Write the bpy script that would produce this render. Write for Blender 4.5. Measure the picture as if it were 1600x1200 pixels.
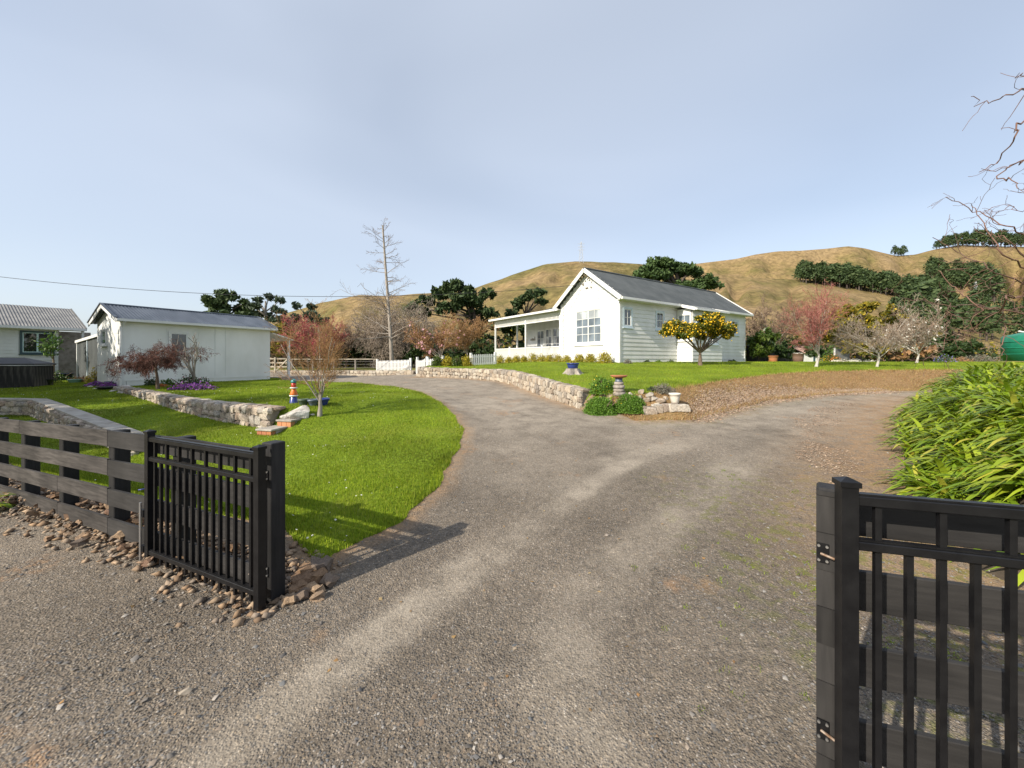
import bpy, bmesh, math, random
import numpy as np
from mathutils import Vector, Matrix
from mathutils.geometry import delaunay_2d_cdt

for o in list(bpy.data.objects):
    bpy.data.objects.remove(o, do_unlink=True)
scn = bpy.context.scene
COL = scn.collection

# ------------------------------------------------------------------ camera
F, CX, HZ, HC = 600.0, 800.0, 563.0, 1.67      # focal length in photo pixels, principal column, horizon row, eye height
cam = bpy.data.cameras.new('camera'); camo = bpy.data.objects.new('camera', cam); COL.objects.link(camo)
camo.location = (0, 0, HC); camo.rotation_euler = (math.radians(90), 0, 0)
cam.sensor_width = 36; cam.lens = F / 1600 * 36; cam.shift_y = -(600 - HZ) / 1600
cam.clip_start = 0.05; cam.clip_end = 4000
scn.camera = camo

# ------------------------------------------------------------------ sky, sun, exposure
SUN_EL = math.radians(33.0)
SUN_AZ = math.atan2(-0.756, -0.654)             # compass angle of the sun, from +Y towards +X
wd = bpy.data.worlds.new('World'); scn.world = wd; wd.use_nodes = True
nt = wd.node_tree; nt.nodes.clear()
def wn(t, **k):
    n = nt.nodes.new(t)
    for a, b in k.items(): setattr(n, a, b)
    return n
w_out = wn('ShaderNodeOutputWorld'); w_bg = wn('ShaderNodeBackground')
sky = wn('ShaderNodeTexSky', sky_type='NISHITA', sun_disc=False, sun_elevation=SUN_EL, sun_rotation=SUN_AZ,
         altitude=50, air_density=1.0, dust_density=1.6, ozone_density=1.3)
w_tc = wn('ShaderNodeTexCoord'); w_map = wn('ShaderNodeMapping'); w_map.inputs['Scale'].default_value = (0.9, 0.55, 2.2)
w_map.inputs['Rotation'].default_value = (0.15, 0.1, 0.5); w_map.inputs['Location'].default_value = (0.62, 0.1, 0.0)
w_n = wn('ShaderNodeTexNoise'); w_n.inputs['Scale'].default_value = 1.2; w_n.inputs['Detail'].default_value = 3; w_n.inputs['Roughness'].default_value = 0.38; w_n.inputs['Distortion'].default_value = 0.5
w_r = wn('ShaderNodeMapRange'); w_r.inputs[1].default_value = 0.30; w_r.inputs[2].default_value = 0.80; w_r.inputs[3].default_value = 0.34; w_r.inputs[4].default_value = 0.55
w_mix = wn('ShaderNodeMix', data_type='RGBA'); w_mix.inputs[7].default_value = (8.2, 8.9, 10.0, 1)
L = nt.links.new
L(w_tc.outputs['Generated'], w_map.inputs[0]); L(w_map.outputs[0], w_n.inputs['Vector']); L(w_n.outputs[0], w_r.inputs[0])
L(w_r.outputs[0], w_mix.inputs[0]); L(sky.outputs[0], w_mix.inputs[6]); L(w_mix.outputs[2], w_bg.inputs[0]); L(w_bg.outputs[0], w_out.inputs[0])
w_bg.inputs[1].default_value = 0.10
sl = bpy.data.lights.new('sun', 'SUN'); slo = bpy.data.objects.new('sun', sl); COL.objects.link(slo)
sl.energy = 5.0; sl.angle = math.radians(0.6); sl.color = (1.0, 0.915, 0.78)
sdir = Vector((math.sin(SUN_AZ) * math.cos(SUN_EL), math.cos(SUN_AZ) * math.cos(SUN_EL), math.sin(SUN_EL)))
slo.location = sdir * 60; slo.rotation_euler = sdir.to_track_quat('Z', 'Y').to_euler()
vs = scn.view_settings; vs.view_transform = 'Standard'; vs.look = 'None'; vs.exposure = 0.45; vs.gamma = 1.0; vs.use_curve_mapping = False

# ------------------------------------------------------------------ helpers
rnd = random.Random(7)
nrg = np.random.default_rng(11)
def sstep(a, b, x):
    t = np.clip((np.asarray(x, float) - a) / (b - a), 0, 1); return t * t * (3 - 2 * t)
def vnoise(x, y, seed=0):
    x = np.asarray(x, float); y = np.asarray(y, float)
    tab = np.random.default_rng(seed).random((64, 64))
    xi = np.floor(x).astype(int); yi = np.floor(y).astype(int); fx = x - xi; fy = y - yi
    fx = fx * fx * (3 - 2 * fx); fy = fy * fy * (3 - 2 * fy)
    a = tab[xi % 64, yi % 64]; b = tab[(xi + 1) % 64, yi % 64]; c = tab[xi % 64, (yi + 1) % 64]; d = tab[(xi + 1) % 64, (yi + 1) % 64]
    return (a * (1 - fx) + b * fx) * (1 - fy) + (c * (1 - fx) + d * fx) * fy - 0.5
def fbm(x, y, seed=0, o=4):
    s = 0; a = 1.0
    for i in range(o):
        s = s + a * vnoise(np.asarray(x) * 2 ** i, np.asarray(y) * 2 ** i, seed + i); a *= 0.5
    return s

def setp(o, label=None, cat=None, group=None, kind=None):
    if label: o['label'] = label
    if cat: o['category'] = cat
    if group: o['group'] = group
    if kind: o['kind'] = kind
    return o
def thing(name, label, cat, loc=(0, 0, 0), rz=0.0, group=None):
    o = bpy.data.objects.new(name, None); COL.objects.link(o); o.empty_display_size = 0.2
    o.location = loc; o.rotation_euler = (0, 0, rz)
    return setp(o, label, cat, group)
def link(name, me, mat=None, parent=None, loc=None, rot=None, scale=None):
    if mat is not None and not me.materials: me.materials.append(mat)
    o = bpy.data.objects.new(name, me); COL.objects.link(o)
    if parent: o.parent = parent
    if loc is not None: o.location = loc
    if rot is not None: o.rotation_euler = rot
    if scale is not None: o.scale = scale
    return o
def np_mesh(name, V, Fc, smooth=False):
    """V (n,3), Fc (m,k) index array with constant k"""
    V = np.ascontiguousarray(V, dtype=np.float32); Fc = np.ascontiguousarray(Fc, dtype=np.int32)
    me = bpy.data.meshes.new(name); m, k = Fc.shape
    me.vertices.add(len(V)); me.vertices.foreach_set('co', V.ravel())
    me.loops.add(m * k); me.loops.foreach_set('vertex_index', Fc.ravel())
    me.polygons.add(m); me.polygons.foreach_set('loop_start', np.arange(0, m * k, k, dtype=np.int32))
    me.polygons.foreach_set('loop_total', np.full(m, k, dtype=np.int32))
    if smooth: me.polygons.foreach_set('use_smooth', np.ones(m, dtype=bool))
    me.update(calc_edges=True); me.validate()
    return me

class MB:
    def __init__(s): s.v = []; s.f = []; s.sm = False
    def add(s, vs, fs):
        n = len(s.v); s.v += [tuple(p) for p in vs]; s.f += [tuple(i + n for i in q) for q in fs]; return s
    def box(s, x0, x1, y0, y1, z0, z1, bev=0.0):
        if bev > 0:
            b = bev; vs = []
            for z, i in ((z0, b), (z0 + b, 0), (z1 - b, 0), (z1, b)):
                vs += [(x0 + i + (b if not i else 0), y0 + i, z), (x1 - i - (b if not i else 0), y0 + i, z), (x1 - i, y0 + i + (b if not i else 0), z), (x1 - i, y1 - i - (b if not i else 0), z),
                       (x1 - i - (b if not i else 0), y1 - i, z), (x0 + i + (b if not i else 0), y1 - i, z), (x0 + i, y1 - i - (b if not i else 0), z), (x0 + i, y0 + i + (b if not i else 0), z)]
            fs = [tuple(range(7, -1, -1)), tuple(range(24, 32))]
            for k in range(3):
                for j in range(8):
                    a = k * 8 + j; c = k * 8 + (j + 1) % 8; fs.append((a, c, c + 8, a + 8))
            return s.add(vs, fs)
        return s.add([(x0, y0, z0), (x1, y0, z0), (x1, y1, z0), (x0, y1, z0), (x0, y0, z1), (x1, y0, z1), (x1, y1, z1), (x0, y1, z1)],
                     [(0, 3, 2, 1), (4, 5, 6, 7), (0, 1, 5, 4), (1, 2, 6, 5), (2, 3, 7, 6), (3, 0, 4, 7)])
    def bar(s, p, q, w, h, up=(0, 0, 1)):
        p = Vector(p); q = Vector(q); d = (q - p).normalized(); u = Vector(up)
        if abs(d.dot(u)) > 0.98: u = Vector((1, 0, 0))
        a = d.cross(u).normalized() * (w / 2); b = a.cross(d).normalized() * (h / 2)
        return s.add([p - a - b, p + a - b, p + a + b, p - a + b, q - a - b, q + a - b, q + a + b, q - a + b],
                     [(0, 1, 2, 3), (7, 6, 5, 4), (0, 4, 5, 1), (1, 5, 6, 2), (2, 6, 7, 3), (3, 7, 4, 0)])
    def prism(s, pts, off):
        """closed polygon pts extruded by vector off"""
        n = len(pts); off = Vector(off); A = [Vector(p) for p in pts]
        return s.add(A + [p + off for p in A], [tuple(range(n - 1, -1, -1)), tuple(range(n, 2 * n))] + [(i, (i + 1) % n, (i + 1) % n + n, i + n) for i in range(n)])
    def tube(s, pts, rad, n=6, cap=True):
        P = [Vector(p) for p in pts]; m = len(P)
        if not hasattr(rad, '__len__'): rad = [rad] * m
        vs = []; u = None
        for i in range(m):
            d = (P[min(i + 1, m - 1)] - P[max(i - 1, 0)])
            if d.length < 1e-9: d = Vector((0, 0, 1))
            d.normalize()
            if u is None: u = d.orthogonal().normalized()
            else:
                u = u - d * u.dot(d)
                u = u.normalized() if u.length > 1e-6 else d.orthogonal().normalized()
            w = d.cross(u)
            for k in range(n):
                a = 2 * math.pi * k / n; vs.append(P[i] + (u * math.cos(a) + w * math.sin(a)) * rad[i])
        fs = [(i * n + k, i * n + (k + 1) % n, (i + 1) * n + (k + 1) % n, (i + 1) * n + k) for i in range(m - 1) for k in range(n)]
        if cap: fs += [tuple(range(n - 1, -1, -1)), tuple(range((m - 1) * n, m * n))]
        return s.add(vs, fs)
    def lathe(s, prof, n=16, c=(0, 0, 0)):
        vs = []; m = len(prof)
        for r, z in prof:
            for k in range(n):
                a = 2 * math.pi * k / n; vs.append((c[0] + r * math.cos(a), c[1] + r * math.sin(a), c[2] + z))
        fs = [(i * n + k, i * n + (k + 1) % n, (i + 1) * n + (k + 1) % n, (i + 1) * n + k) for i in range(m - 1) for k in range(n)]
        fs += [tuple(range(n - 1, -1, -1)), tuple(range((m - 1) * n, m * n))]
        s.sm = True
        return s.add(vs, fs)
    def mesh(s, name, smooth=None):
        me = bpy.data.meshes.new(name); me.from_pydata([tuple(p) for p in s.v], [], s.f)
        sm = s.sm if smooth is None else smooth
        if sm: me.polygons.foreach_set('use_smooth', [True] * len(me.polygons))
        me.update(); return me
    def build(s, name, mat, parent=None, loc=None, rot=None, smooth=None):
        return link(name, s.mesh(name, smooth), mat, parent, loc, rot)

# ------------------------------------------------------------------ materials
def new_mat(name):
    m = bpy.data.materials.new(name); m.use_nodes = True
    t = m.node_tree; b = t.nodes['Principled BSDF']; return m, t, b
def nd(t, ty, **k):
    n = t.nodes.new(ty)
    for a, b in k.items(): setattr(n, a, b)
    return n
def ramp(t, stops):
    r = nd(t, 'ShaderNodeValToRGB'); e = r.color_ramp.elements
    while len(e) < len(stops): e.new(0.5)
    for el, (p, c) in zip(e, stops): el.position = p; el.color = (*c, 1)
    return r
def mat_noise(name, c1, c2, rough=0.7, scale=6.0, bump=0.0, bscale=None, coord='Object', spec=0.5, stretch=(1, 1, 1), detail=5, c3=None, metallic=0.0, lo=0.35, hi=0.65):
    m, t, b = new_mat(name); tc = nd(t, 'ShaderNodeTexCoord'); mp = nd(t, 'ShaderNodeMapping'); mp.inputs['Scale'].default_value = stretch
    n = nd(t, 'ShaderNodeTexNoise'); n.inputs['Scale'].default_value = scale; n.inputs['Detail'].default_value = detail
    t.links.new(tc.outputs[coord], mp.inputs[0]); t.links.new(mp.outputs[0], n.inputs['Vector'])
    st = [(lo, c1), (hi, c2)] if c3 is None else [(lo, c1), ((lo + hi) / 2, c2), (hi, c3)]
    r = ramp(t, st); t.links.new(n.outputs[0], r.inputs[0]); t.links.new(r.outputs[0], b.inputs['Base Color'])
    b.inputs['Roughness'].default_value = rough; b.inputs['Specular IOR Level'].default_value = spec; b.inputs['Metallic'].default_value = metallic
    if bump:
        n2 = nd(t, 'ShaderNodeTexNoise'); n2.inputs['Scale'].default_value = bscale or scale * 4; n2.inputs['Detail'].default_value = 4
        t.links.new(mp.outputs[0], n2.inputs['Vector'])
        bp = nd(t, 'ShaderNodeBump'); bp.inputs['Strength'].default_value = bump; bp.inputs['Distance'].default_value = 0.02
        t.links.new(n2.outputs[0], bp.inputs['Height']); t.links.new(bp.outputs[0], b.inputs['Normal'])
    return m
def mat_rand(name, cols, rough=0.75, src='island', spec=0.3, noise=0.25, nscale=9.0, bump=0.0, trans=0.0):
    """colour picked per object or per loose piece from cols, broken up by noise"""
    m, t, b = new_mat(name)
    if src == 'island': g = nd(t, 'ShaderNodeNewGeometry'); out = g.outputs['Random Per Island']
    else: g = nd(t, 'ShaderNodeObjectInfo'); out = g.outputs['Random']
    r = ramp(t, [(i / max(1, len(cols) - 1), c) for i, c in enumerate(cols)]); t.links.new(out, r.inputs[0])
    col = r.outputs[0]
    if noise:
        tc = nd(t, 'ShaderNodeTexCoord'); n = nd(t, 'ShaderNodeTexNoise'); n.inputs['Scale'].default_value = nscale; n.inputs['Detail'].default_value = 5
        t.links.new(tc.outputs['Object'], n.inputs['Vector'])
        mr = nd(t, 'ShaderNodeMapRange'); mr.inputs[1].default_value = 0.3; mr.inputs[2].default_value = 0.7; mr.inputs[3].default_value = 1 - noise; mr.inputs[4].default_value = 1 + noise
        t.links.new(n.outputs[0], mr.inputs[0])
        mx = nd(t, 'ShaderNodeMix', data_type='RGBA', blend_type='MULTIPLY'); mx.inputs[0].default_value = 1
        t.links.new(col, mx.inputs[6]); t.links.new(mr.outputs[0], mx.inputs[7]); col = mx.outputs[2]
        if bump:
            bp = nd(t, 'ShaderNodeBump'); bp.inputs['Strength'].default_value = bump; bp.inputs['Distance'].default_value = 0.02
            t.links.new(n.outputs[0], bp.inputs['Height']); t.links.new(bp.outputs[0], b.inputs['Normal'])
    t.links.new(col, b.inputs['Base Color']); b.inputs['Roughness'].default_value = rough; b.inputs['Specular IOR Level'].default_value = spec
    if trans:
        tr = nd(t, 'ShaderNodeBsdfTranslucent'); t.links.new(col, tr.inputs[0]); ms = nd(t, 'ShaderNodeMixShader'); ms.inputs[0].default_value = trans
        o = t.nodes['Material Output']; t.links.new(b.outputs[0], ms.inputs[1]); t.links.new(tr.outputs[0], ms.inputs[2]); t.links.new(ms.outputs[0], o.inputs[0])
    return m
def mat_plain(name, c, rough=0.5, spec=0.5, metallic=0.0):
    return mat_noise(name, tuple(x * 0.88 for x in c), tuple(min(1, x * 1.1) for x in c), rough, 3.0, spec=spec, metallic=metallic)

M = {}
M['white'] = mat_noise('white_paint', (0.62, 0.62, 0.60), (0.71, 0.71, 0.70), 0.5, 1.6, bump=0.05, bscale=30)
M['white_shed'] = mat_noise('white_shed_paint', (0.64, 0.64, 0.61), (0.76, 0.76, 0.74), 0.55, 1.2, bump=0.08, bscale=24, stretch=(1, 1, 0.5))
M['trim_blue'] = mat_plain('pale_blue_trim', (0.52, 0.60, 0.66), 0.5)
M['teal_trim'] = mat_plain('dark_teal_trim', (0.035, 0.075, 0.085), 0.5)
M['mint'] = mat_plain('mint_sash_paint', (0.50, 0.66, 0.64), 0.45)
M['roof_house'] = mat_noise('charcoal_roof', (0.050, 0.057, 0.060), (0.075, 0.083, 0.086), 0.6, 1.4, spec=0.35)
M['roof_shed'] = mat_noise('slate_blue_roof', (0.040, 0.052, 0.072), (0.075, 0.09, 0.115), 0.5, 3.0, stretch=(1, 0.2, 1), spec=0.5)
M['roof_grey'] = mat_noise('weathered_iron', (0.13, 0.13, 0.13), (0.22, 0.215, 0.205), 0.55, 2.0, metallic=0.2)
M['grey_iron'] = mat_noise('grey_sheet_iron', (0.045, 0.052, 0.054), (0.085, 0.095, 0.095), 0.55, 2.2, stretch=(1, 1, 0.3))
M['black_steel'] = mat_noise('black_gate_paint', (0.005, 0.005, 0.006), (0.010, 0.010, 0.011), 0.36, 14, spec=0.32, bump=0.04, bscale=60)
def mat_wood(name, c1, c2, rough=0.8, sc=(1.2, 14, 14)):
    m, t, b = new_mat(name); tc = nd(t, 'ShaderNodeTexCoord'); mp = nd(t, 'ShaderNodeMapping'); mp.inputs['Scale'].default_value = sc
    oi = nd(t, 'ShaderNodeObjectInfo'); ad = nd(t, 'ShaderNodeVectorMath', operation='ADD'); ml = nd(t, 'ShaderNodeMath', operation='MULTIPLY'); ml.inputs[1].default_value = 37
    t.links.new(oi.outputs['Random'], ml.inputs[0]); t.links.new(tc.outputs['Object'], ad.inputs[0]); t.links.new(ml.outputs[0], ad.inputs[1]); t.links.new(ad.outputs[0], mp.inputs[0])
    n = nd(t, 'ShaderNodeTexNoise'); n.inputs['Scale'].default_value = 3.0; n.inputs['Detail'].default_value = 7; n.inputs['Distortion'].default_value = 0.6
    t.links.new(mp.outputs[0], n.inputs['Vector']); r = ramp(t, [(0.3, c1), (0.72, c2)]); t.links.new(n.outputs[0], r.inputs[0])
    n2 = nd(t, 'ShaderNodeTexNoise'); n2.inputs['Scale'].default_value = 2.2; n2.inputs['Detail'].default_value = 3; t.links.new(ad.outputs[0], n2.inputs['Vector'])
    mr = nd(t, 'ShaderNodeMapRange'); mr.inputs[1].default_value = 0.35; mr.inputs[2].default_value = 0.7; mr.inputs[3].default_value = 0.6; mr.inputs[4].default_value = 1.25; t.links.new(n2.outputs[0], mr.inputs[0])
    mx = nd(t, 'ShaderNodeMix', data_type='RGBA', blend_type='MULTIPLY'); mx.inputs[0].default_value = 1; t.links.new(r.outputs[0], mx.inputs[6]); t.links.new(mr.outputs[0], mx.inputs[7])
    t.links.new(mx.outputs[2], b.inputs['Base Color']); b.inputs['Roughness'].default_value = rough; b.inputs['Specular IOR Level'].default_value = 0.25
    bp = nd(t, 'ShaderNodeBump'); bp.inputs['Strength'].default_value = 0.35; bp.inputs['Distance'].default_value = 0.004; t.links.new(n.outputs[0], bp.inputs['Height']); t.links.new(bp.outputs[0], b.inputs['Normal'])
    return m
M['rail'] = mat_wood('weathered_black_rail', (0.032, 0.029, 0.027), (0.088, 0.079, 0.073))
M['rail_dark'] = mat_wood('black_stained_rail', (0.024, 0.023, 0.023), (0.040, 0.038, 0.037), 0.65)
M['post_black'] = mat_wood('black_stained_post', (0.012, 0.012, 0.013), (0.026, 0.025, 0.025), 0.6, (14, 14, 1.2))
M['post_face'] = mat_wood('black_stained_post_face', (0.022, 0.021, 0.021), (0.038, 0.036, 0.035), 0.65, (14, 14, 1.2))
M['steel'] = mat_plain('zinc_steel', (0.45, 0.44, 0.43), 0.35, metallic=0.8)
M['rust'] = mat_noise('rusty_bolt', (0.16, 0.09, 0.05), (0.35, 0.29, 0.24), 0.5, 60, metallic=0.5)
def mat_glass(name, c, rough=0.04):
    m, t, b = new_mat(name); tc = nd(t, 'ShaderNodeTexCoord'); n = nd(t, 'ShaderNodeTexNoise'); n.inputs['Scale'].default_value = 1.4
    t.links.new(tc.outputs['Object'], n.inputs['Vector']); r = ramp(t, [(0.35, tuple(x * 0.6 for x in c)), (0.65, tuple(x * 1.3 for x in c))]); t.links.new(n.outputs[0], r.inputs[0]); t.links.new(r.outputs[0], b.inputs['Base Color'])
    b.inputs['Roughness'].default_value = rough; b.inputs['Specular IOR Level'].default_value = 0.9; b.inputs['Coat Weight'].default_value = 0.6; b.inputs['Coat Roughness'].default_value = 0.02
    return m
M['glass'] = mat_glass('window_glass', (0.13, 0.16, 0.19)); M['glass_dark'] = mat_glass('dark_window_glass', (0.018, 0.022, 0.024)); M['glass_blind'] = mat_glass('window_glass_with_blind', (0.42, 0.45, 0.46), 0.12)
M['stone'] = mat_rand('wall_stone', [(0.20, 0.165, 0.135), (0.42, 0.36, 0.29), (0.34, 0.26, 0.20), (0.30, 0.28, 0.25), (0.46, 0.41, 0.34), (0.26, 0.21, 0.17)], 0.9, 'object', 0.2, 0.35, 7, 0.5)
M['stone_house'] = mat_rand('retaining_stone', [(0.34, 0.285, 0.22), (0.44, 0.385, 0.305), (0.26, 0.21, 0.165), (0.38, 0.315, 0.24), (0.20, 0.175, 0.15), (0.42, 0.37, 0.30), (0.30, 0.27, 0.23)], 0.9, 'object', 0.2, 0.3, 7, 0.5)
M['mortar'] = mat_noise('mortar', (0.22, 0.19, 0.155), (0.36, 0.32, 0.27), 0.95, 6, bump=0.4)
M['cap'] = mat_noise('concrete_cap', (0.27, 0.245, 0.21), (0.40, 0.375, 0.33), 0.9, 5, bump=0.3)
M['rubble'] = mat_rand('tan_rubble', [(0.23, 0.145, 0.085), (0.16, 0.10, 0.065), (0.29, 0.195, 0.12), (0.14, 0.11, 0.09), (0.33, 0.23, 0.145), (0.19, 0.115, 0.08)], 0.85, 'object', 0.25, 0.35, 16, 0.5)
M['rubble_i'] = mat_rand('tan_rubble_small', [(0.30, 0.20, 0.12), (0.17, 0.115, 0.075), (0.33, 0.24, 0.16), (0.17, 0.14, 0.115), (0.36, 0.27, 0.19)], 0.85, 'island', 0.25, 0.3, 16)
M['pebble'] = mat_rand('drive_gravel', [(0.085, 0.08, 0.075), (0.19, 0.17, 0.15), (0.125, 0.125, 0.125), (0.25, 0.20, 0.145), (0.10, 0.105, 0.11), (0.32, 0.295, 0.265), (0.19, 0.135, 0.09), (0.145, 0.14, 0.135)], 0.8, 'island', 0.3, 0.0)
M['grass'] = mat_rand('mown_grass', [(0.115, 0.185, 0.012), (0.195, 0.27, 0.014), (0.265, 0.335, 0.018), (0.16, 0.23, 0.014), (0.34, 0.35, 0.05)], 0.55, 'island', 0.3, 0.46, 0.8, trans=0.35)
M['dry'] = mat_rand('dry_grass', [(0.30, 0.17, 0.075), (0.38, 0.25, 0.11), (0.24, 0.135, 0.06), (0.44, 0.33, 0.17), (0.17, 0.17, 0.04)], 0.8, 'island', 0.2, 0.2, 0.9, trans=0.2)
M['chip'] = mat_rand('wood_chips', [(0.30, 0.19, 0.12), (0.40, 0.30, 0.21), (0.22, 0.14, 0.09), (0.46, 0.37, 0.28), (0.33, 0.21, 0.14)], 0.85, 'island', 0.2, 0.0)

# ------------------------------------------------------------------ the lie of the land
GDX = [0, 2.7, 5.5, 7.5, 9.6, 12, 15.3, 17.5, 21, 26, 40, 80]
GDZ = [0, 0.0, 0.2, 0.35, 0.48, 0.63, 0.86, 0.94, 1.0, 1.0, 1.0, 1.2]
GLX = [0, 2.7, 5.5, 7.5, 10, 13.6, 18, 24, 40, 80]
GLZ = [0, 0.0, 0.2, 0.34, 0.50, 0.68, 0.76, 0.82, 0.9, 1.2]
W1 = [(-13.2, 13.0), (-9.6, 10.5), (-6.9, 8.6), (-4.6, 7.5)]           # stone wall of the shed terrace
W2 = [(-18.5, 11.0), (-12.8, 10.4), (-9.3, 8.3), (-6.2, 6.5)]           # capped wall above the lower lawn
W3 = [(-4.2, 17.5), (-2.2, 16.6), (-0.3, 15.3), (0.35, 13.6), (1.05, 11.6), (1.84, 9.6)]   # retaining wall of the house lawn
UP = W3 + [(2.4, 9.25), (3.3, 9.35), (5.0, 10.6), (7.1, 12.2), (9.6, 13.7), (11.8, 14.5), (14.8, 14.9), (20, 15.2), (34, 16), (36, 44), (-4.2, 44)]
def sd_poly(x, y, poly):
    """signed distance, positive inside"""
    x = np.asarray(x, float); y = np.asarray(y, float); d = np.full(x.shape, 1e9); ins = np.zeros(x.shape, bool)
    n = len(poly)
    for i in range(n):
        ax, ay = poly[i]; bx, by = poly[(i + 1) % n]; ex, ey = bx - ax, by - ay
        t = np.clip(((x - ax) * ex + (y - ay) * ey) / (ex * ex + ey * ey), 0, 1)
        d = np.minimum(d, (x - ax - t * ex) ** 2 + (y - ay - t * ey) ** 2)
        if ey != 0:
            c = ((ay > y) != (by > y)); xx = ax + (y - ay) / ey * ex
            ins ^= c & (x < xx)
    return np.where(ins, 1, -1) * np.sqrt(d)
def zU(x, y): return 0.886 + 0.0755 * (np.minimum(y, 18.2) - 9.6) - 0.17 * sstep(1.5, -2.5, x) * sstep(12, 15.5, y)
def T(x, y):
    x = np.asarray(x, float); y = np.asarray(y, float)
    w = sstep(-9, -3, x)
    z = np.interp(y, GLX, GLZ) * (1 - w) + np.interp(y, GDX, GDZ) * w
    z = z - 0.022 * np.clip(-2.6 - x, 0, 6) * sstep(9, 4.5, y)
    # lower lawn
    yw = np.interp(x, [p[0] for p in W2] + [-4.0], [p[1] for p in W2] + [5.0])
    wid = 0.22 + 1.3 * sstep(-6.3, -5.2, x)
    d2 = (yw - y) * 0.83
    low = sstep(-wid * 0.5, wid * 0.5, d2) * sstep(-3.6, -5.6, x) * sstep(2.4, 3.4, y + 0.1 * x + 0.9)
    zl = np.minimum(z, 0.015 * y - 0.022 * np.clip(-2.6 - x, 0, 6) * sstep(9, 4.5, y) + 0.02)
    z = z + (zl - z) * low
    # shed terrace
    yw = np.interp(x, [p[0] for p in W1] + [-2.0], [p[1] for p in W1] + [6.6])
    wid = 0.22 + 2.6 * sstep(-4.7, -3.0, x)
    d1 = (y - yw) * 0.83 - 0.35 * wid * sstep(-4.7, -3.0, x)
    up = sstep(-wid * 0.5, wid * 0.5, d1) * sstep(-0.4, -3.4, x + 0.0 * y) * sstep(-13.9, -13.0, x)
    zt = np.maximum(z, 0.715 + 0.004 * (y - 7.5))
    z = z + (zt - z) * up
    # house lawn
    d = sd_poly(x, y, UP)
    wid = 0.24 + 1.25 * sstep(2.2, 4.2, x)
    lift = np.where(x > 2.2, sstep(-wid, 0.12, d), sstep(-0.12, 0.12, d))
    z = z + (np.maximum(zU(x, y), z) - z) * lift
    return z
def Tz(x, y): return float(T(np.array([x]), np.array([y]))[0])
def at(px, Y): return ((px - CX) / F * Y)
def ground(px, py, y0=1.2, y1=60):
    """where the view ray of a photo pixel meets the ground"""
    Y = np.exp(np.linspace(math.log(y0), math.log(y1), 1500)); X = (px - CX) / F * Y
    g = T(X, Y) - (HC + (HZ - py) / F * Y); i = int(np.argmax(g > 0))
    return float(X[i]), float(Y[i])
def gp(px, Y, dz=0.0):
    x = at(px, Y); return (x, Y, Tz(x, Y) + dz)
def along(poly, step):
    out = []
    for (ax, ay), (bx, by) in zip(poly[:-1], poly[1:]):
        n = max(1, int(math.hypot(bx - ax, by - ay) / step))
        out += [(ax + (bx - ax) * i / n, ay + (by - ay) * i / n) for i in range(n)]
    return out + [poly[-1]]
def smooth_poly(poly, it=2, closed=True):
    for _ in range(it):
        q = []; n = len(poly)
        for i in range(n if closed else n - 1):
            a = poly[i]; b = poly[(i + 1) % n]
            q += [(a[0] * .75 + b[0] * .25, a[1] * .75 + b[1] * .25), (a[0] * .25 + b[0] * .75, a[1] * .25 + b[1] * .75)]
        poly = q if closed else [poly[0]] + q + [poly[-1]]
    return poly

def sheet(name, poly, off, spacing, mat, skirt=0.12):
    """a lawn or bed: triangulated polygon draped over the land, with a short skirt at its edge"""
    edge = along(poly + [poly[0]], spacing * 0.8)[:-1]
    xs = [p[0] for p in poly]; ys = [p[1] for p in poly]
    gx, gy = np.meshgrid(np.arange(min(xs), max(xs), spacing), np.arange(min(ys), max(ys), spacing))
    gx = (gx + nrg.uniform(-.2, .2, gx.shape) * spacing).ravel(); gy = (gy + nrg.uniform(-.2, .2, gy.shape) * spacing).ravel()
    k = sd_poly(gx, gy, poly) > spacing * 0.45
    n = len(edge); pts = [Vector(p) for p in edge] + [Vector((a, b)) for a, b in zip(gx[k], gy[k])]
    r = delaunay_2d_cdt(pts, [(i, (i + 1) % n) for i in range(n)], [], 1, 1e-5)
    vx = np.array([p[0] for p in r[0]]); vy = np.array([p[1] for p in r[0]])
    tri = np.array([f for f in r[2] if len(f) == 3])
    d = sd_poly(vx, vy, poly)
    z = T(vx, vy) + off * sstep(-0.001, 0.22, d) + 0.004
    V = np.stack([vx, vy, z], 1)
    e = r[1]; on = [(a, b) for a, b in e if d[a] < 1e-3 and d[b] < 1e-3]
    Vs = V.copy(); Vs[:, 2] -= skirt; nV = len(V)
    me = np_mesh(name, np.concatenate([V, Vs]), np.concatenate([tri] + [np.array([[a, b, b + nV], [a, b + nV, a + nV]]) for a, b in on]) if on else tri, True)
    return setp(link(name, me, mat), kind='structure')

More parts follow.
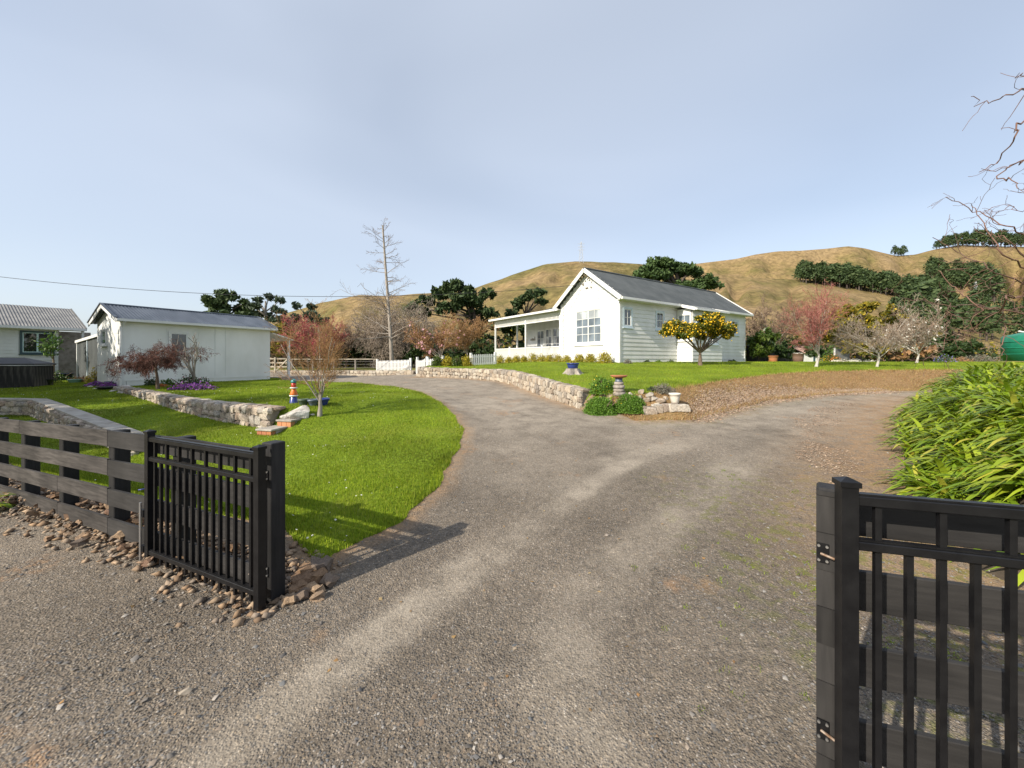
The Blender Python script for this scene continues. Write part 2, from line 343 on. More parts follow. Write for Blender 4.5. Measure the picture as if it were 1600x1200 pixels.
# ================================================================== the ground
def mat_drive():
    m, t, b = new_mat('gravel_drive'); tc = nd(t, 'ShaderNodeTexCoord'); lk = t.links.new; O = tc.outputs['Object']
    def vor(sc, rand=1.0):
        v = nd(t, 'ShaderNodeTexVoronoi'); v.inputs['Scale'].default_value = sc; lk(O, v.inputs['Vector']); return v
    def noi(sc, d=4, ro=0.5):
        n = nd(t, 'ShaderNodeTexNoise'); n.inputs['Scale'].default_value = sc; n.inputs['Detail'].default_value = d; n.inputs['Roughness'].default_value = ro; lk(O, n.inputs['Vector']); return n
    def mixc(f, a, c, bt='MIX'):
        x = nd(t, 'ShaderNodeMix', data_type='RGBA', blend_type=bt)
        if isinstance(f, float): x.inputs[0].default_value = f
        else: lk(f, x.inputs[0])
        for s, i in ((a, 6), (c, 7)):
            if isinstance(s, tuple): x.inputs[i].default_value = (*s, 1)
            else: lk(s, x.inputs[i])
        return x.outputs[2]
    def math_(op, a, c):
        x = nd(t, 'ShaderNodeMath', operation=op, use_clamp=True)
        for s, i in ((a, 0), (c, 1)):
            if isinstance(s, (int, float)): x.inputs[i].default_value = s
            else: lk(s, x.inputs[i])
        return x.outputs[0]
    def rng(s, a, c, lo=0.0, hi=1.0):
        x = nd(t, 'ShaderNodeMapRange'); lk(s, x.inputs[0])
        for i, q in enumerate((a, c, lo, hi)): x.inputs[i + 1].default_value = q
        return x.outputs[0]
    v1 = vor(84); v2 = vor(38)
    sep = nd(t, 'ShaderNodeSeparateColor'); lk(v1.outputs['Color'], sep.inputs[0])
    stone = ramp(t, [(0.0, (0.07, 0.063, 0.056)), (0.3, (0.15, 0.136, 0.12)), (0.5, (0.21, 0.17, 0.13)), (0.7, (0.16, 0.155, 0.148)), (0.86, (0.28, 0.215, 0.145)), (1.0, (0.42, 0.38, 0.33))]); lk(sep.outputs[0], stone.inputs[0])
    fine = noi(160, 3); dirt = ramp(t, [(0.35, (0.11, 0.09, 0.07)), (0.65, (0.24, 0.20, 0.155))]); lk(fine.outputs[0], dirt.inputs[0])
    edge = rng(v1.outputs['Distance'], 0.25, 0.6)
    col = mixc(edge, stone.outputs[0], dirt.outputs[0])
    big = noi(0.5, 5, 0.6); col = mixc(1.0, col, rng(big.outputs[0], 0.3, 0.7, 0.62, 1.05), 'MULTIPLY')
    mid = noi(11, 6, 0.75); col = mixc(1.0, col, rng(mid.outputs[0], 0.35, 0.65, 0.78, 1.24), 'MULTIPLY')
    def att(nm): a = nd(t, 'ShaderNodeAttribute', attribute_name=nm); return a.outputs['Fac']
    n3 = noi(2.5, 6, 0.65); n4 = noi(9, 5, 0.6)
    dustc = mixc(rng(fine.outputs[0], .3, .7), (0.25, 0.213, 0.168), (0.40, 0.35, 0.282))
    tr = math_('MULTIPLY', att('track'), rng(n3.outputs[0], 0.30, 0.60, 0.15, 1.0)); col = mixc(math_('MULTIPLY', tr, 0.8), col, dustc)
    n5 = noi(1.1, 3); spots = math_('MULTIPLY', rng(n5.outputs[0], 0.63, 0.70), rng(n4.outputs[0], 0.45, 0.6)); col = mixc(math_('MULTIPLY', spots, 0.6), col, (0.30, 0.175, 0.09))
    dryf = math_('MULTIPLY', att('dry'), rng(n4.outputs[0], 0.32, 0.58, 0.2, 1.0)); dryc = mixc(n3.outputs[0], (0.20, 0.12, 0.065), (0.34, 0.235, 0.14)); col = mixc(dryf, col, dryc)
    mo = math_('MULTIPLY', att('moss'), rng(n4.outputs[0], 0.50, 0.60)); col = mixc(math_('MULTIPLY', mo, 0.7), col, (0.13, 0.135, 0.035))
    grit = noi(38, 5, 0.85); col = mixc(1.0, col, rng(grit.outputs[0], 0.35, 0.65, 0.70, 1.34), 'MULTIPLY')
    lk(col, b.inputs['Base Color']); b.inputs['Roughness'].default_value = 0.93; b.inputs['Specular IOR Level'].default_value = 0.2
    h = math_('ADD', rng(v1.outputs['Distance'], 0.0, 0.6, 0.5, 0.0), rng(v2.outputs['Distance'], 0, 0.6, 0.35, 0.0))
    bp = nd(t, 'ShaderNodeBump'); bp.inputs['Distance'].default_value = 0.012; lk(h, bp.inputs['Height']); lk(rng(tr, 0, 1, 0.9, 0.35), bp.inputs['Strength']); lk(bp.outputs[0], b.inputs['Normal'])
    return m
M['drive'] = mat_drive()
def pw(pts): return [ground(*p) for p in pts]

LAWN_EDGE = pw([(505, 880), (560, 852), (612, 822), (656, 785), (700, 735), (722, 695), (722, 668), (708, 646), (682, 626), (642, 609), (592, 602), (530, 598), (440, 595)])
FD = Vector((-0.913, 0.408)); FN = Vector((-0.408, -0.913)); F0 = Vector((-1.67, 2.69))     # left fence: direction, road side, gate post
def fpt(t, o=0.0): p = F0 + FD * t + FN * o; return (p.x, p.y)
_e = along(smooth_poly(LAWN_EDGE, 2, False), .16)
LAWN = [(p[0] + .10 * float(fbm(p[0] * 2.3, p[1] * 2.3, 61)) + .05 * rnd.uniform(-1, 1), p[1] + .10 * float(fbm(p[0] * 2.3, p[1] * 2.3, 62)) + .03 * rnd.uniform(-1, 1)) for p in _e[:-1]] + [LAWN_EDGE[-1], (-11.2, 18.6), (-13.5, 20.5), (-24, 22), (-32, 17), (-26, 13.4), fpt(12, -0.5), fpt(6, -0.5), fpt(2.2, -0.55), fpt(0.9, -0.7)]
BANK_LOW = [(2.6, 8.15), (3.9, 8.2), (5.4, 9.3), (7.1, 10.6), (9.4, 11.7), (12.2, 12.5), (16, 12.9), (24, 13.2)]
BANK = [(2.4, 9.25), (3.3, 9.35), (5.0, 10.6), (7.1, 12.2), (9.6, 13.7), (11.8, 14.5), (14.8, 14.9), (24, 15.3)] + BANK_LOW[::-1]
AGA = [(3.5, 3.0), (4.5, 4.2), (5.45, 5.4), (6.75, 6.7), (8.25, 8.1), (9.9, 9.6), (11.2, 10.5), (17, 11), (17, 4), (9, 2.0), (5, 1.8)]
def clear_of(x, y):                                      # how far the gravel lies below neighbouring sheets
    dl = sd_poly(x, y, LAWN); du = sd_poly(x, y, UP); db = sd_poly(x, y, BANK)
    return 0.10 * sstep(0.02, 0.35, dl) + 0.12 * sstep(0.1, 0.4, du) + 0.10 * sstep(0.1, 0.4, db)
rows = np.concatenate([np.linspace(-6, 0.4, 12), np.exp(np.linspace(math.log(0.6), math.log(31), 280))])
cols = np.linspace(-1.75, 1.75, 250)
X = np.outer(rows * 0 + 1, cols) * (np.maximum(rows, 0)[:, None] + 3.0); Y = np.outer(rows, np.ones_like(cols))
Z = T(X, Y) - clear_of(X, Y) + 0.012 * fbm(X * 0.9, Y * 0.9, 3) + 0.006 * fbm(X * 7, Y * 7, 5, 3)
nr, nc = X.shape; idx = np.arange(nr * nc).reshape(nr, nc)
me = np_mesh('driveway', np.stack([X.ravel(), Y.ravel(), Z.ravel()], 1), np.stack([idx[:-1, :-1].ravel(), idx[:-1, 1:].ravel(), idx[1:, 1:].ravel(), idx[1:, :-1].ravel()], 1), True)
def dline(x, y, pl):
    d = np.full(x.shape, 1e9)
    for (ax, ay), (bx, by) in zip(pl[:-1], pl[1:]):
        ex, ey = bx - ax, by - ay; t = np.clip(((x - ax) * ex + (y - ay) * ey) / (ex * ex + ey * ey), 0, 1)
        d = np.minimum(d, np.hypot(x - ax - t * ex, y - ay - t * ey))
    return d
TRK = [(pw([(330, 1195), (470, 1080), (600, 990), (720, 895), (800, 840), (870, 795), (960, 735), (1060, 690), (1110, 676)]), 0.17),
       (pw([(930, 1195), (880, 1080), (890, 980), (960, 880), (1060, 810), (1150, 745)]), 0.22),
       (pw([(960, 722), (1100, 683), (1200, 655), (1300, 630), (1390, 608)]), 0.30), (pw([(1130, 740), (1250, 680), (1330, 648), (1395, 628)]), 0.30),
       (pw([(850, 740), (800, 690), (760, 640), (690, 610)]), 0.9), (pw([(1000, 700), (930, 650), (860, 625), (780, 603)]), 0.6)]
xr = X.ravel(); yr = Y.ravel(); tr = np.zeros(xr.shape)
for i, (pl, wdt) in enumerate(TRK): tr = np.maximum(tr, (1 - sstep(wdt * 0.4, wdt * 1.5, dline(xr, yr, pl))) * (.95, .6, .9, .8, .6, .6)[i])
tr *= 0.75 + 0.7 * fbm(xr * 1.3, yr * 1.3, 31)
tr = np.clip(np.maximum(tr, (.85 + .55 * fbm(xr * .6, yr * .6, 33)) * sstep(4.5, 9, yr)), 0, 1)
dl = sd_poly(xr, yr, LAWN); db = sd_poly(xr, yr, BANK); da = sd_poly(xr, yr, AGA); w3 = dline(xr, yr, W3)
dry = np.maximum.reduce([sstep(-0.28, -0.02, dl) * 0.9, sstep(-0.5, 0, db) * 0.8, sstep(-1.9, -0.1, da), sstep(0.8, 0.15, w3) * 0.8])
moss = np.maximum(sstep(1.2, 2.2, xr) * sstep(6.0, 3.0, yr), 0.55 * sstep(-1.0, 0, db))
for nm, a in (('track', tr), ('dry', dry), ('moss', moss)):
    at_ = me.attributes.new(nm, 'FLOAT', 'POINT'); at_.data.foreach_set('value', a.astype(np.float32))
setp(link('driveway', me, M['drive']), kind='structure')

# wide earth sheet out to the feet of the hills
def mat_field():
    return mat_noise('rough_pasture', (0.10, 0.13, 0.03), (0.22, 0.19, 0.07), 0.95, 0.5, bump=0.3, bscale=6, detail=8, spec=0.1)
g = np.concatenate([np.linspace(-320, -40, 40), np.linspace(-36, 36, 60), np.linspace(40, 320, 40)])
X, Y = np.meshgrid(g, np.concatenate([np.linspace(-120, -8, 20), np.linspace(-6, 40, 40), np.linspace(44, 130, 22)]))
Z = T(X, np.clip(Y, 0, 80)) - 0.45 * sstep(34, 28, Y); nr, nc = X.shape; idx = np.arange(nr * nc).reshape(nr, nc)
me = np_mesh('ground', np.stack([X.ravel(), Y.ravel(), Z.ravel()], 1), np.stack([idx[:-1, :-1].ravel(), idx[:-1, 1:].ravel(), idx[1:, 1:].ravel(), idx[1:, :-1].ravel()], 1), True)
M['field'] = mat_field(); setp(link('ground', me, M['field']), kind='structure')

# hills: two ridges, crest rows read from the photograph, at their own distances
RIDGE1 = [(-900, 535), (0, 540), (300, 528), (380, 512), (450, 489), (500, 474), (560, 461), (620, 463), (680, 457), (740, 451), (780, 437), (800, 429), (850, 413), (900, 408), (960, 409), (1000, 412), (1060, 421), (1130, 431), (1200, 435), (1260, 438), (1330, 446), (1400, 458), (1470, 474), (1540, 490), (1650, 500), (2600, 505)]
RIDGE2 = [(-900, 545), (500, 520), (900, 450), (1000, 425), (1060, 415), (1100, 410), (1150, 404), (1180, 397), (1215, 392), (1250, 391), (1290, 388), (1325, 384), (1350, 387), (1400, 399), (1430, 397), (1460, 389), (1500, 382), (1560, 384), (1650, 386), (2600, 420)]
D1, D2 = 300.0, 540.0
def hillz(u, Yd):
    h1 = HC + (HZ - np.interp(u, *zip(*RIDGE1))) * D1 / F; h2 = HC + (HZ - np.interp(u, *zip(*RIDGE2))) * D2 / F
    x = (u - CX) / F * Yd
    gull = np.abs(fbm(u / 60 + Yd / 300 + 0.6 * fbm(u / 90, Yd / 90, 2), Yd / 170, 21, 4))
    a = np.clip((Yd - 75) / (D1 - 75), 0, 1); s1 = (a ** 1.15) * (1 - 0.22 * np.sin(a * math.pi) * (0.25 + 2.4 * gull)); back = 1 - 0.55 * sstep(D1, D1 + 150, Yd)
    z1 = 1.2 + (h1 - 1.2) * s1 * back
    b = np.clip((Yd - 230) / (D2 - 230), 0, 1); z2 = 1.2 + (h2 - 1.2) * (b ** 1.1) * (1 - 0.30 * np.sin(b * math.pi) * (0.2 + 2.6 * gull)) * (1 - 0.3 * sstep(D2, D2 + 250, Yd))
    fade = np.clip(np.sin(np.clip(a, 0.02, .98) * math.pi), 0.05, 1)
    rough = 1.2 * fbm(x / 9, Yd / 9, 41, 3) * 0.5 + 3.2 * fbm(x / 40, Yd / 40, 51, 3)
    return np.maximum(z1, z2) + rough * np.where(Yd < D1, fade, 0.5 * np.clip(np.sin(np.clip(b, .03, .97) * math.pi), .05, 1)) * sstep(80, 130, Yd)
us = np.linspace(-600, 2200, 440); Yr = np.concatenate([np.linspace(74, 310, 120), np.linspace(314, 560, 70), np.linspace(570, 900, 12)])
U, YY = np.meshgrid(us, Yr); ZZ = hillz(U, YY); XX = (U - CX) / F * YY
nr, nc = U.shape; idx = np.arange(nr * nc).reshape(nr, nc)
def mat_hill():
    m, t, b = new_mat('winter_hill_grass'); tc = nd(t, 'ShaderNodeTexCoord'); lk = t.links.new
    n = nd(t, 'ShaderNodeTexNoise'); n.inputs['Scale'].default_value = 0.018; n.inputs['Detail'].default_value = 7; n.inputs['Roughness'].default_value = 0.6; lk(tc.outputs['Object'], n.inputs['Vector'])
    r = ramp(t, [(0.33, (0.115, 0.105, 0.036)), (0.43, (0.175, 0.138, 0.056)), (0.53, (0.235, 0.168, 0.080)), (0.68, (0.275, 0.195, 0.105))]); lk(n.outputs[0], r.inputs[0])
    n2 = nd(t, 'ShaderNodeTexNoise'); n2.inputs['Scale'].default_value = 0.22; n2.inputs['Detail'].default_value = 6; n2.inputs['Roughness'].default_value = 0.65; lk(tc.outputs['Object'], n2.inputs['Vector'])
    mr = nd(t, 'ShaderNodeMapRange'); lk(n2.outputs[0], mr.inputs[0])
    for i, q in enumerate((0.34, 0.66, 0.62, 1.28)): mr.inputs[i + 1].default_value = q
    mx = nd(t, 'ShaderNodeMix', data_type='RGBA', blend_type='MULTIPLY'); mx.inputs[0].default_value = 1; lk(r.outputs[0], mx.inputs[6]); lk(mr.outputs[0], mx.inputs[7])
    lk(mx.outputs[2], b.inputs['Base Color']); b.inputs['Roughness'].default_value = 0.95; b.inputs['Specular IOR Level'].default_value = 0.1
    bp = nd(t, 'ShaderNodeBump'); bp.inputs['Strength'].default_value = 0.9; bp.inputs['Distance'].default_value = 2.0; lk(n2.outputs[0], bp.inputs['Height']); lk(bp.outputs[0], b.inputs['Normal'])
    return m
M['hill'] = mat_hill()
setp(link('hills', np_mesh('hills', np.stack([XX.ravel(), YY.ravel(), ZZ.ravel()], 1), np.stack([idx[:-1, :-1].ravel(), idx[:-1, 1:].ravel(), idx[1:, 1:].ravel(), idx[1:, :-1].ravel()], 1), True), M['hill']), kind='structure')
def hill_pt(px, py):
    """point where the view ray of a photo pixel first meets the hills"""
    Yd = np.linspace(90, 560, 1500); z = hillz(np.full(Yd.shape, float(px)), Yd); ray = HC + (HZ - py) / F * Yd
    k = np.nonzero(z > ray)[0]; i = int(k[0]) if len(k) else int(np.argmax((z - HC) / Yd))
    return (at(px, Yd[i]), float(Yd[i]), float(z[i]))

# lawns
def mat_lawn(name, cs, brown):
    m, t, b = new_mat(name); tc = nd(t, 'ShaderNodeTexCoord'); lk = t.links.new
    n = nd(t, 'ShaderNodeTexNoise'); n.inputs['Scale'].default_value = 22; n.inputs['Detail'].default_value = 6; lk(tc.outputs['Object'], n.inputs['Vector'])
    r = ramp(t, [(0.3, cs[0]), (0.55, cs[1]), (0.75, cs[2])]); lk(n.outputs[0], r.inputs[0])
    n2 = nd(t, 'ShaderNodeTexNoise'); n2.inputs['Scale'].default_value = 0.9; n2.inputs['Detail'].default_value = 5; lk(tc.outputs['Object'], n2.inputs['Vector'])
    mr = nd(t, 'ShaderNodeMapRange'); lk(n2.outputs[0], mr.inputs[0])
    for i, q in enumerate((0.55, 0.75, 0.0, 0.55)): mr.inputs[i + 1].default_value = q
    mx = nd(t, 'ShaderNodeMix', data_type='RGBA'); lk(mr.outputs[0], mx.inputs[0]); lk(r.outputs[0], mx.inputs[6]); mx.inputs[7].default_value = (*brown, 1)
    lk(mx.outputs[2], b.inputs['Base Color']); b.inputs['Roughness'].default_value = 0.9; b.inputs['Specular IOR Level'].default_value = 0.15
    bp = nd(t, 'ShaderNodeBump'); bp.inputs['Strength'].default_value = 0.7; bp.inputs['Distance'].default_value = 0.03; lk(n.outputs[0], bp.inputs['Height']); lk(bp.outputs[0], b.inputs['Normal'])
    return m
M['lawn'] = mat_lawn('lawn_turf', [(0.075, 0.12, 0.010), (0.15, 0.215, 0.013), (0.20, 0.27, 0.018)], (0.24, 0.21, 0.045))
M['bank'] = mat_lawn('dry_bank', [(0.13, 0.085, 0.04), (0.25, 0.155, 0.075), (0.36, 0.25, 0.135)], (0.16, 0.14, 0.04))
sheet('lawn', LAWN, 0.03, 0.16, M['lawn'])
sheet('house_lawn', UP, 0.03, 0.35, M['lawn'])
sheet('dry_bank', BANK, 0.012, 0.22, M['bank'])

# grass, thatch, gravel, chips: uncountable stuff
def sample(poly, n, ymax, power, y0=0.4, xlim=1.7):
    xs = [p[0] for p in poly]; ys = [p[1] for p in poly]; a, b_ = max(min(ys), y0), min(max(ys), ymax)
    out = []; tot = 0
    while tot < n:
        y = nrg.uniform(a, b_, n * 3); x = nrg.uniform(min(xs), max(xs), n * 3)
        k = (nrg.random(n * 3) < (a / y) ** power) & (np.abs(x) < xlim * y + 1.0); x = x[k]; y = y[k]
        k = sd_poly(x, y, poly) > -0.015; out.append(np.stack([x[k], y[k]], 1)); tot += int(k.sum())
        if len(out) > 60: break
    return np.concatenate(out)[:n]
def blades(name, poly, n, ymax, power, h0, h1, w, mat, label=None, lean=0.5, off=0.025):
    p = sample(poly, n, ymax, power); n = len(p); x, y = p[:, 0], p[:, 1]
    d = sd_poly(x, y, poly); z = T(x, y) + off * sstep(0, .22, d)
    patch = 0.75 + 0.5 * (fbm(x * 1.3, y * 1.3, 9) + 0.5)
    h = nrg.uniform(h0, h1, n) * patch * np.where(d < 0.12, 1.35, 1.0); ww = w * (0.7 + 0.6 * nrg.random(n)) * (1 + y / 9)
    a = nrg.uniform(0, 2 * math.pi, n); la = nrg.uniform(0, 2 * math.pi, n); ll = nrg.random(n) * lean * h
    dx, dy = np.cos(a) * ww, np.sin(a) * ww
    V = np.empty((n, 3, 3)); V[:, 0] = np.stack([x - dx, y - dy, z - 0.004], 1); V[:, 1] = np.stack([x + dx, y + dy, z - 0.004], 1)
    V[:, 2] = np.stack([x + np.cos(la) * ll, y + np.sin(la) * ll, z + h], 1)
    return setp(link(name, np_mesh(name, V.reshape(-1, 3), np.arange(3 * n).reshape(n, 3)), mat), label, None, None, 'stuff')
keep = [p for p in LAWN]
blades('grass', LAWN, 420000, 19, 1.25, 0.022, 0.05, 0.0028, M['grass'], 'short green mown grass on the lawn left of the drive')
blades('grass', [p if p[1] < 26 else (p[0], 26) for p in UP], 130000, 21, 1.0, 0.025, 0.055, 0.0030, M['grass'], 'short green grass on the raised lawn before the house')
blades('dry_grass', BANK, 45000, 15.5, 0.5, 0.02, 0.075, 0.0035, M['dry'], 'dry brown thatch on the bank below the house lawn', 1.4, 0.0)
def bits(name, x, y, z, s, flat, mat, label=None, parent=None, half=False):
    """many little angular stones as one mesh: octahedra with jittered corners"""
    n = len(x); O8 = np.array([(1, 0, 0), (-1, 0, 0), (0, 1, 0), (0, -1, 0), (0, 0, 1), (0, 0, -1)], float)
    V = O8[None] * (0.65 + 0.7 * nrg.random((n, 6, 1))) + nrg.uniform(-.25, .25, (n, 6, 3))
    V *= np.stack([np.ones(n), 0.55 + 0.5 * nrg.random(n), flat * (0.6 + 0.6 * nrg.random(n))], 1)[:, None]
    a = nrg.uniform(0, 2 * math.pi, n); c, sn = np.cos(a)[:, None], np.sin(a)[:, None]
    tl = nrg.uniform(-.5, .5, n)[:, None]; V = np.stack([V[..., 0], V[..., 1] - tl * V[..., 2], V[..., 2] + tl * V[..., 1]], -1)
    V = np.stack([V[..., 0] * c - V[..., 1] * sn, V[..., 0] * sn + V[..., 1] * c, V[..., 2]], -1) * s[:, None, None]
    V += np.stack([x, y, z], 1)[:, None]
    Fq = np.array([(0, 2, 4), (2, 1, 4), (1, 3, 4), (3, 0, 4), (2, 0, 5), (1, 2, 5), (3, 1, 5), (0, 3, 5)])
    if half: Fq = Fq[:4]; V = V[:, :5]                     # bedded in the ground: only the upper faces
    nv = V.shape[1]
    me = np_mesh(name, V.reshape(-1, 3), (Fq[None] + nv * np.arange(n)[:, None, None]).reshape(-1, 3))
    return setp(link(name, me, mat, parent), label, None, None, 'stuff')
GR = [(-9, 0.5), (3.2, 0.4), (4.4, 3.5), (6.5, 6), (7.5, 10), (1, 13), (-3, 13), (-9, 6)]
p = sample(GR, 120000, 9.5, 1.6, 0.75, 1.5); x, y = p[:, 0], p[:, 1]
trk = np.zeros(len(x))
for pl, wdt in TRK[:4]: trk = np.maximum(trk, 1 - sstep(wdt * 0.4, wdt * 1.6, dline(x, y, pl)))
k = (sd_poly(x, y, LAWN) < -0.03) & (sd_poly(x, y, UP) < -0.2) & (nrg.random(len(x)) > 0.85 * trk) & (nrg.random(len(x)) < 0.45 + 1.4 * (fbm(x * 1.1, y * 1.1, 13) + 0.25))
x, y = x[k], y[k]; s = 0.0030 + 0.0062 * nrg.random(len(x)) ** 2.4 + 0.011 * (nrg.random(len(x)) > 0.985)
bits('gravel', x, y, T(x, y) - clear_of(x, y) + s * 0.15, s, 0.6, M['pebble'], 'loose grey and brown gravel stones on the drive', None, True)
# bark chips along the foot of the bank and by the strap-leaved bed
CH = [(3.9, 8.1), (5.3, 9.2), (7.0, 10.5), (9.4, 11.6), (12.4, 12.4), (12.4, 12.9), (9.2, 12.35), (6.8, 11.4), (5.0, 10.0), (4.1, 8.8)]
p = sample(CH, 20000, 13, 0.3) + nrg.normal(size=(20000, 2)) * np.array([.10, .16]); x, y = p[:, 0], p[:, 1]; s = nrg.uniform(0.010, 0.028, len(x))
k = nrg.random(len(x)) < 0.35 + 2.2 * (fbm(x * .8, y * .8, 71) + .25) + 1.2 * (sd_poly(x, y, CH) > .15)
x, y, s = x[k], y[k], s[k]
bits('bark_chips', x, y, T(x, y) + 0.006 + .020 * sstep(-.06, .22, sd_poly(x, y, BANK)), s, 0.35, M['chip'], 'pinkish brown bark and stone chips below the dry bank', None, True)
C2 = [(3.5, 2.9), (4.6, 4.9), (5.6, 6.6), (7.4, 8.6), (9.4, 10.4), (8.6, 10.6), (6.2, 8.4), (4.6, 6.4), (3.7, 4.6)]
p = sample(C2, 14000, 12, 1.0); x, y = p[:, 0], p[:, 1]; s = nrg.uniform(0.005, 0.015, len(x))
k = nrg.random(len(x)) < sstep(-.35, .45, sd_poly(x, y, C2) - .25 + fbm(x * 1.5, y * 1.5, 72)) * .8
x, y, s = x[k], y[k], s[k]
bits('leaf_litter', x, y, T(x, y) + 0.008, s, 0.25, M['chip'], 'brown leaf litter beside the strap leaved bed', None, True)

# weeds and fallen leaves on the quiet side of the drive
wd_ = nrg.uniform((0.9, 1.3), (3.4, 5.2), (140, 2)); wd_ = wd_[(fbm(wd_[:, 0] * 1.5, wd_[:, 1] * 1.5, 91) > 0.0)]
cx = np.repeat(wd_, 16, 0) + nrg.normal(size=(len(wd_) * 16, 2)) * .018; n = len(cx); h = nrg.uniform(.006, .022, n); a = nrg.uniform(0, 6.28, n); zz = T(cx[:, 0], cx[:, 1])
V = np.empty((n, 3, 3)); V[:, 0] = np.stack([cx[:, 0] - .003 * np.cos(a), cx[:, 1] - .003 * np.sin(a), zz - .002], 1); V[:, 1] = np.stack([cx[:, 0] + .003 * np.cos(a), cx[:, 1] + .003 * np.sin(a), zz - .002], 1); V[:, 2] = np.stack([cx[:, 0] + .02 * np.sin(a), cx[:, 1] - .02 * np.cos(a), zz + h], 1)
setp(link('weeds', np_mesh('weeds', V.reshape(-1, 3), np.arange(3 * n).reshape(n, 3)), M['grass']), 'tiny green weeds in the gravel by the right gate', None, None, 'stuff')
p = nrg.uniform((-6, 1.0), (4.2, 7.0), (260, 2)); p = p[sd_poly(p[:, 0], p[:, 1], LAWN) < -.05]; s = nrg.uniform(.008, .018, len(p)); bits('fallen_leaves', p[:, 0], p[:, 1], T(p[:, 0], p[:, 1]) + .006, s, .18, M['dry'], 'scattered brown fallen leaves on the gravel', None, True)

# ================================================================== built things
# ---- fences and gates
ang_l = math.atan2(FD.y, FD.x)
# left fence: local x runs away from the gate post, road side is local +y there, so mirror by using -o
fl = thing('rail_fence', 'grey weathered four rail timber fence on black posts left of the drive', 'fence', (F0.x, F0.y, 0), ang_l)
def fz(t): return -0.024 * max(0, t - 1.0)
posts = [1.1, 2.17, 3.23, 4.23, 5.2, 6.25, 7.3, 8.35]
for k, t in enumerate(posts):
    z = fz(t); MB().box(-.05, .05, -.06, .06, -0.45, 1.05, 0.006).build('post', M['post_black'], fl, (t, 0, z), (0, 0, rnd.uniform(-.03, .03)))
tops = [1.06, 0.795, 0.53, 0.265]
cuts = {0: [.12, 2.17, 4.23, 6.25, 8.4], 1: [.12, 2.17, 5.2, 8.4], 2: [.12, 2.17, 3.23, 5.2, 8.4], 3: [.12, 2.17, 3.23, 5.2, 8.4]}
for r, z in enumerate(tops):
    for a, b in zip(cuts[r][:-1], cuts[r][1:]):
        zz = z + rnd.uniform(-.006, .006)
        mb = MB(); n = 6; vs = []
        for i in range(n + 1):
            t = a + .004 + (b - a - .008) * i / n; w = rnd.uniform(-.003, .003); q = zz + fz(t) + w
            vs += [(t - a, 0.0, q - .145), (t - a, 0.024, q - .145), (t - a, 0.024, q), (t - a, 0.0, q)]
        fs = [(0, 1, 2, 3), (4 * n + 3, 4 * n + 2, 4 * n + 1, 4 * n)]
        for i in range(n):
            for k in range(4): fs.append((4 * i + k, 4 * i + 4 + k, 4 * i + 4 + (k + 1) % 4, 4 * i + (k + 1) % 4))
        mb.add(vs, fs).build('rail', M['rail'] if a > 1.5 else M['rail_dark'], fl, (a, 0.062, 0))
gp_l = thing('gate_post', 'square black timber gate post left of the drive with silver hinge pins', 'post', (F0.x, F0.y, 0), ang_l)
MB().box(-.053, .053, -.053, .053, -0.5, 1.10, 0.006).build('post', M['post_black'], gp_l)
def hinge(parent, x, y, z, sx):
    mb = MB().box(x - .03, x + .03, y, y + .006, z - .035, z + .035); h = mb.build('hinge_plate', M['black_steel'], parent)
    MB().tube([(x, y + .004, z), (x + sx * .07, y + .075, z)], .007, 8).build('hinge_pin', M['rust'], h)
    for dx in (-.02, .02):
        for dz in (-.024, .024): MB().tube([(x + dx, y + .004, z + dz), (x + dx, y + .011, z + dz)], .006, 8).build('bolt', M['steel'], h)
for z in (0.88, 0.22): hinge(gp_l, 0.0, 0.053, z, 1)
def gate_leaf(name, label, loc, rz, Lg, H, low, nb):
    """steel bar gate, local x along the leaf, hung at x=0"""
    g = thing(name, label, 'gate', loc, rz, 'open black steel gate leaves')
    q = .026
    for x in (0, Lg):
        s = MB().box(x - .025, x + .025, -.025, .025, low - .06, H + .03).build('stile', M['black_steel'], g)
        mb = MB().box(x - .031, x + .031, -.031, .031, H + .03, H + .048); mb.add([(x - .031, -.031, H + .048), (x + .031, -.031, H + .048), (x + .031, .031, H + .048), (x - .031, .031, H + .048), (x, 0, H + .062)], [(0, 1, 4), (1, 2, 4), (2, 3, 4), (3, 0, 4)])
        mb.build('post_cap', M['black_steel'], s)
    for z, hh in ((H, .034), (H - .16, .03), (low + .06, .034)):
        MB().box(.025, Lg - .025, -.02, .02, z - hh, z, 0.003).build('rail', M['black_steel'], g)
        MB().box(.026, Lg - .026, -.012, .012, z + .0005, z + .007).build('rail_rib', M['black_steel'], g)
    full = MB().box(-.0095, .0095, -.0095, .0095, low - .03, H - .034).mesh('bar'); short = MB().box(-.0095, .0095, -.0095, .0095, low - .03, H - .18).mesh('bar')
    for i in range(nb):
        x = Lg * (i + 1) / (nb + 1); link('bar', full if i % 2 == 0 else short, M['black_steel'], g, (x, 0, 0))
    return g
gl_loc = Vector(fpt(-0.05, 0.13)); gl = gate_leaf('gate_leaf', 'black steel bar gate leaf folded against the left fence', (gl_loc.x, gl_loc.y, 0), ang_l, 1.38, 1.05, 0.08, 15)
MB().tube([(1.44, .035, 0.52), (1.44, .035, 0.03)], .009, 8).build('drop_bolt', M['steel'], gl)
MB().box(1.41, 1.455, -.012, .03, .40, .46).build('bolt_keeper', M['black_steel'], gl); MB().box(1.41, 1.455, -.012, .03, .12, .17).build('bolt_keeper', M['black_steel'], gl)
M['twine'] = mat_plain('blue_twine', (0.08, 0.09, 0.30), 0.7)
MB().tube([(1.40, -.12, .63), (1.43, .034, .625), (1.47, .034, .618), (1.47, -.04, .612), (1.40, -.12, .63)], .004, 5).build('tie_cord', M['twine'], gl)
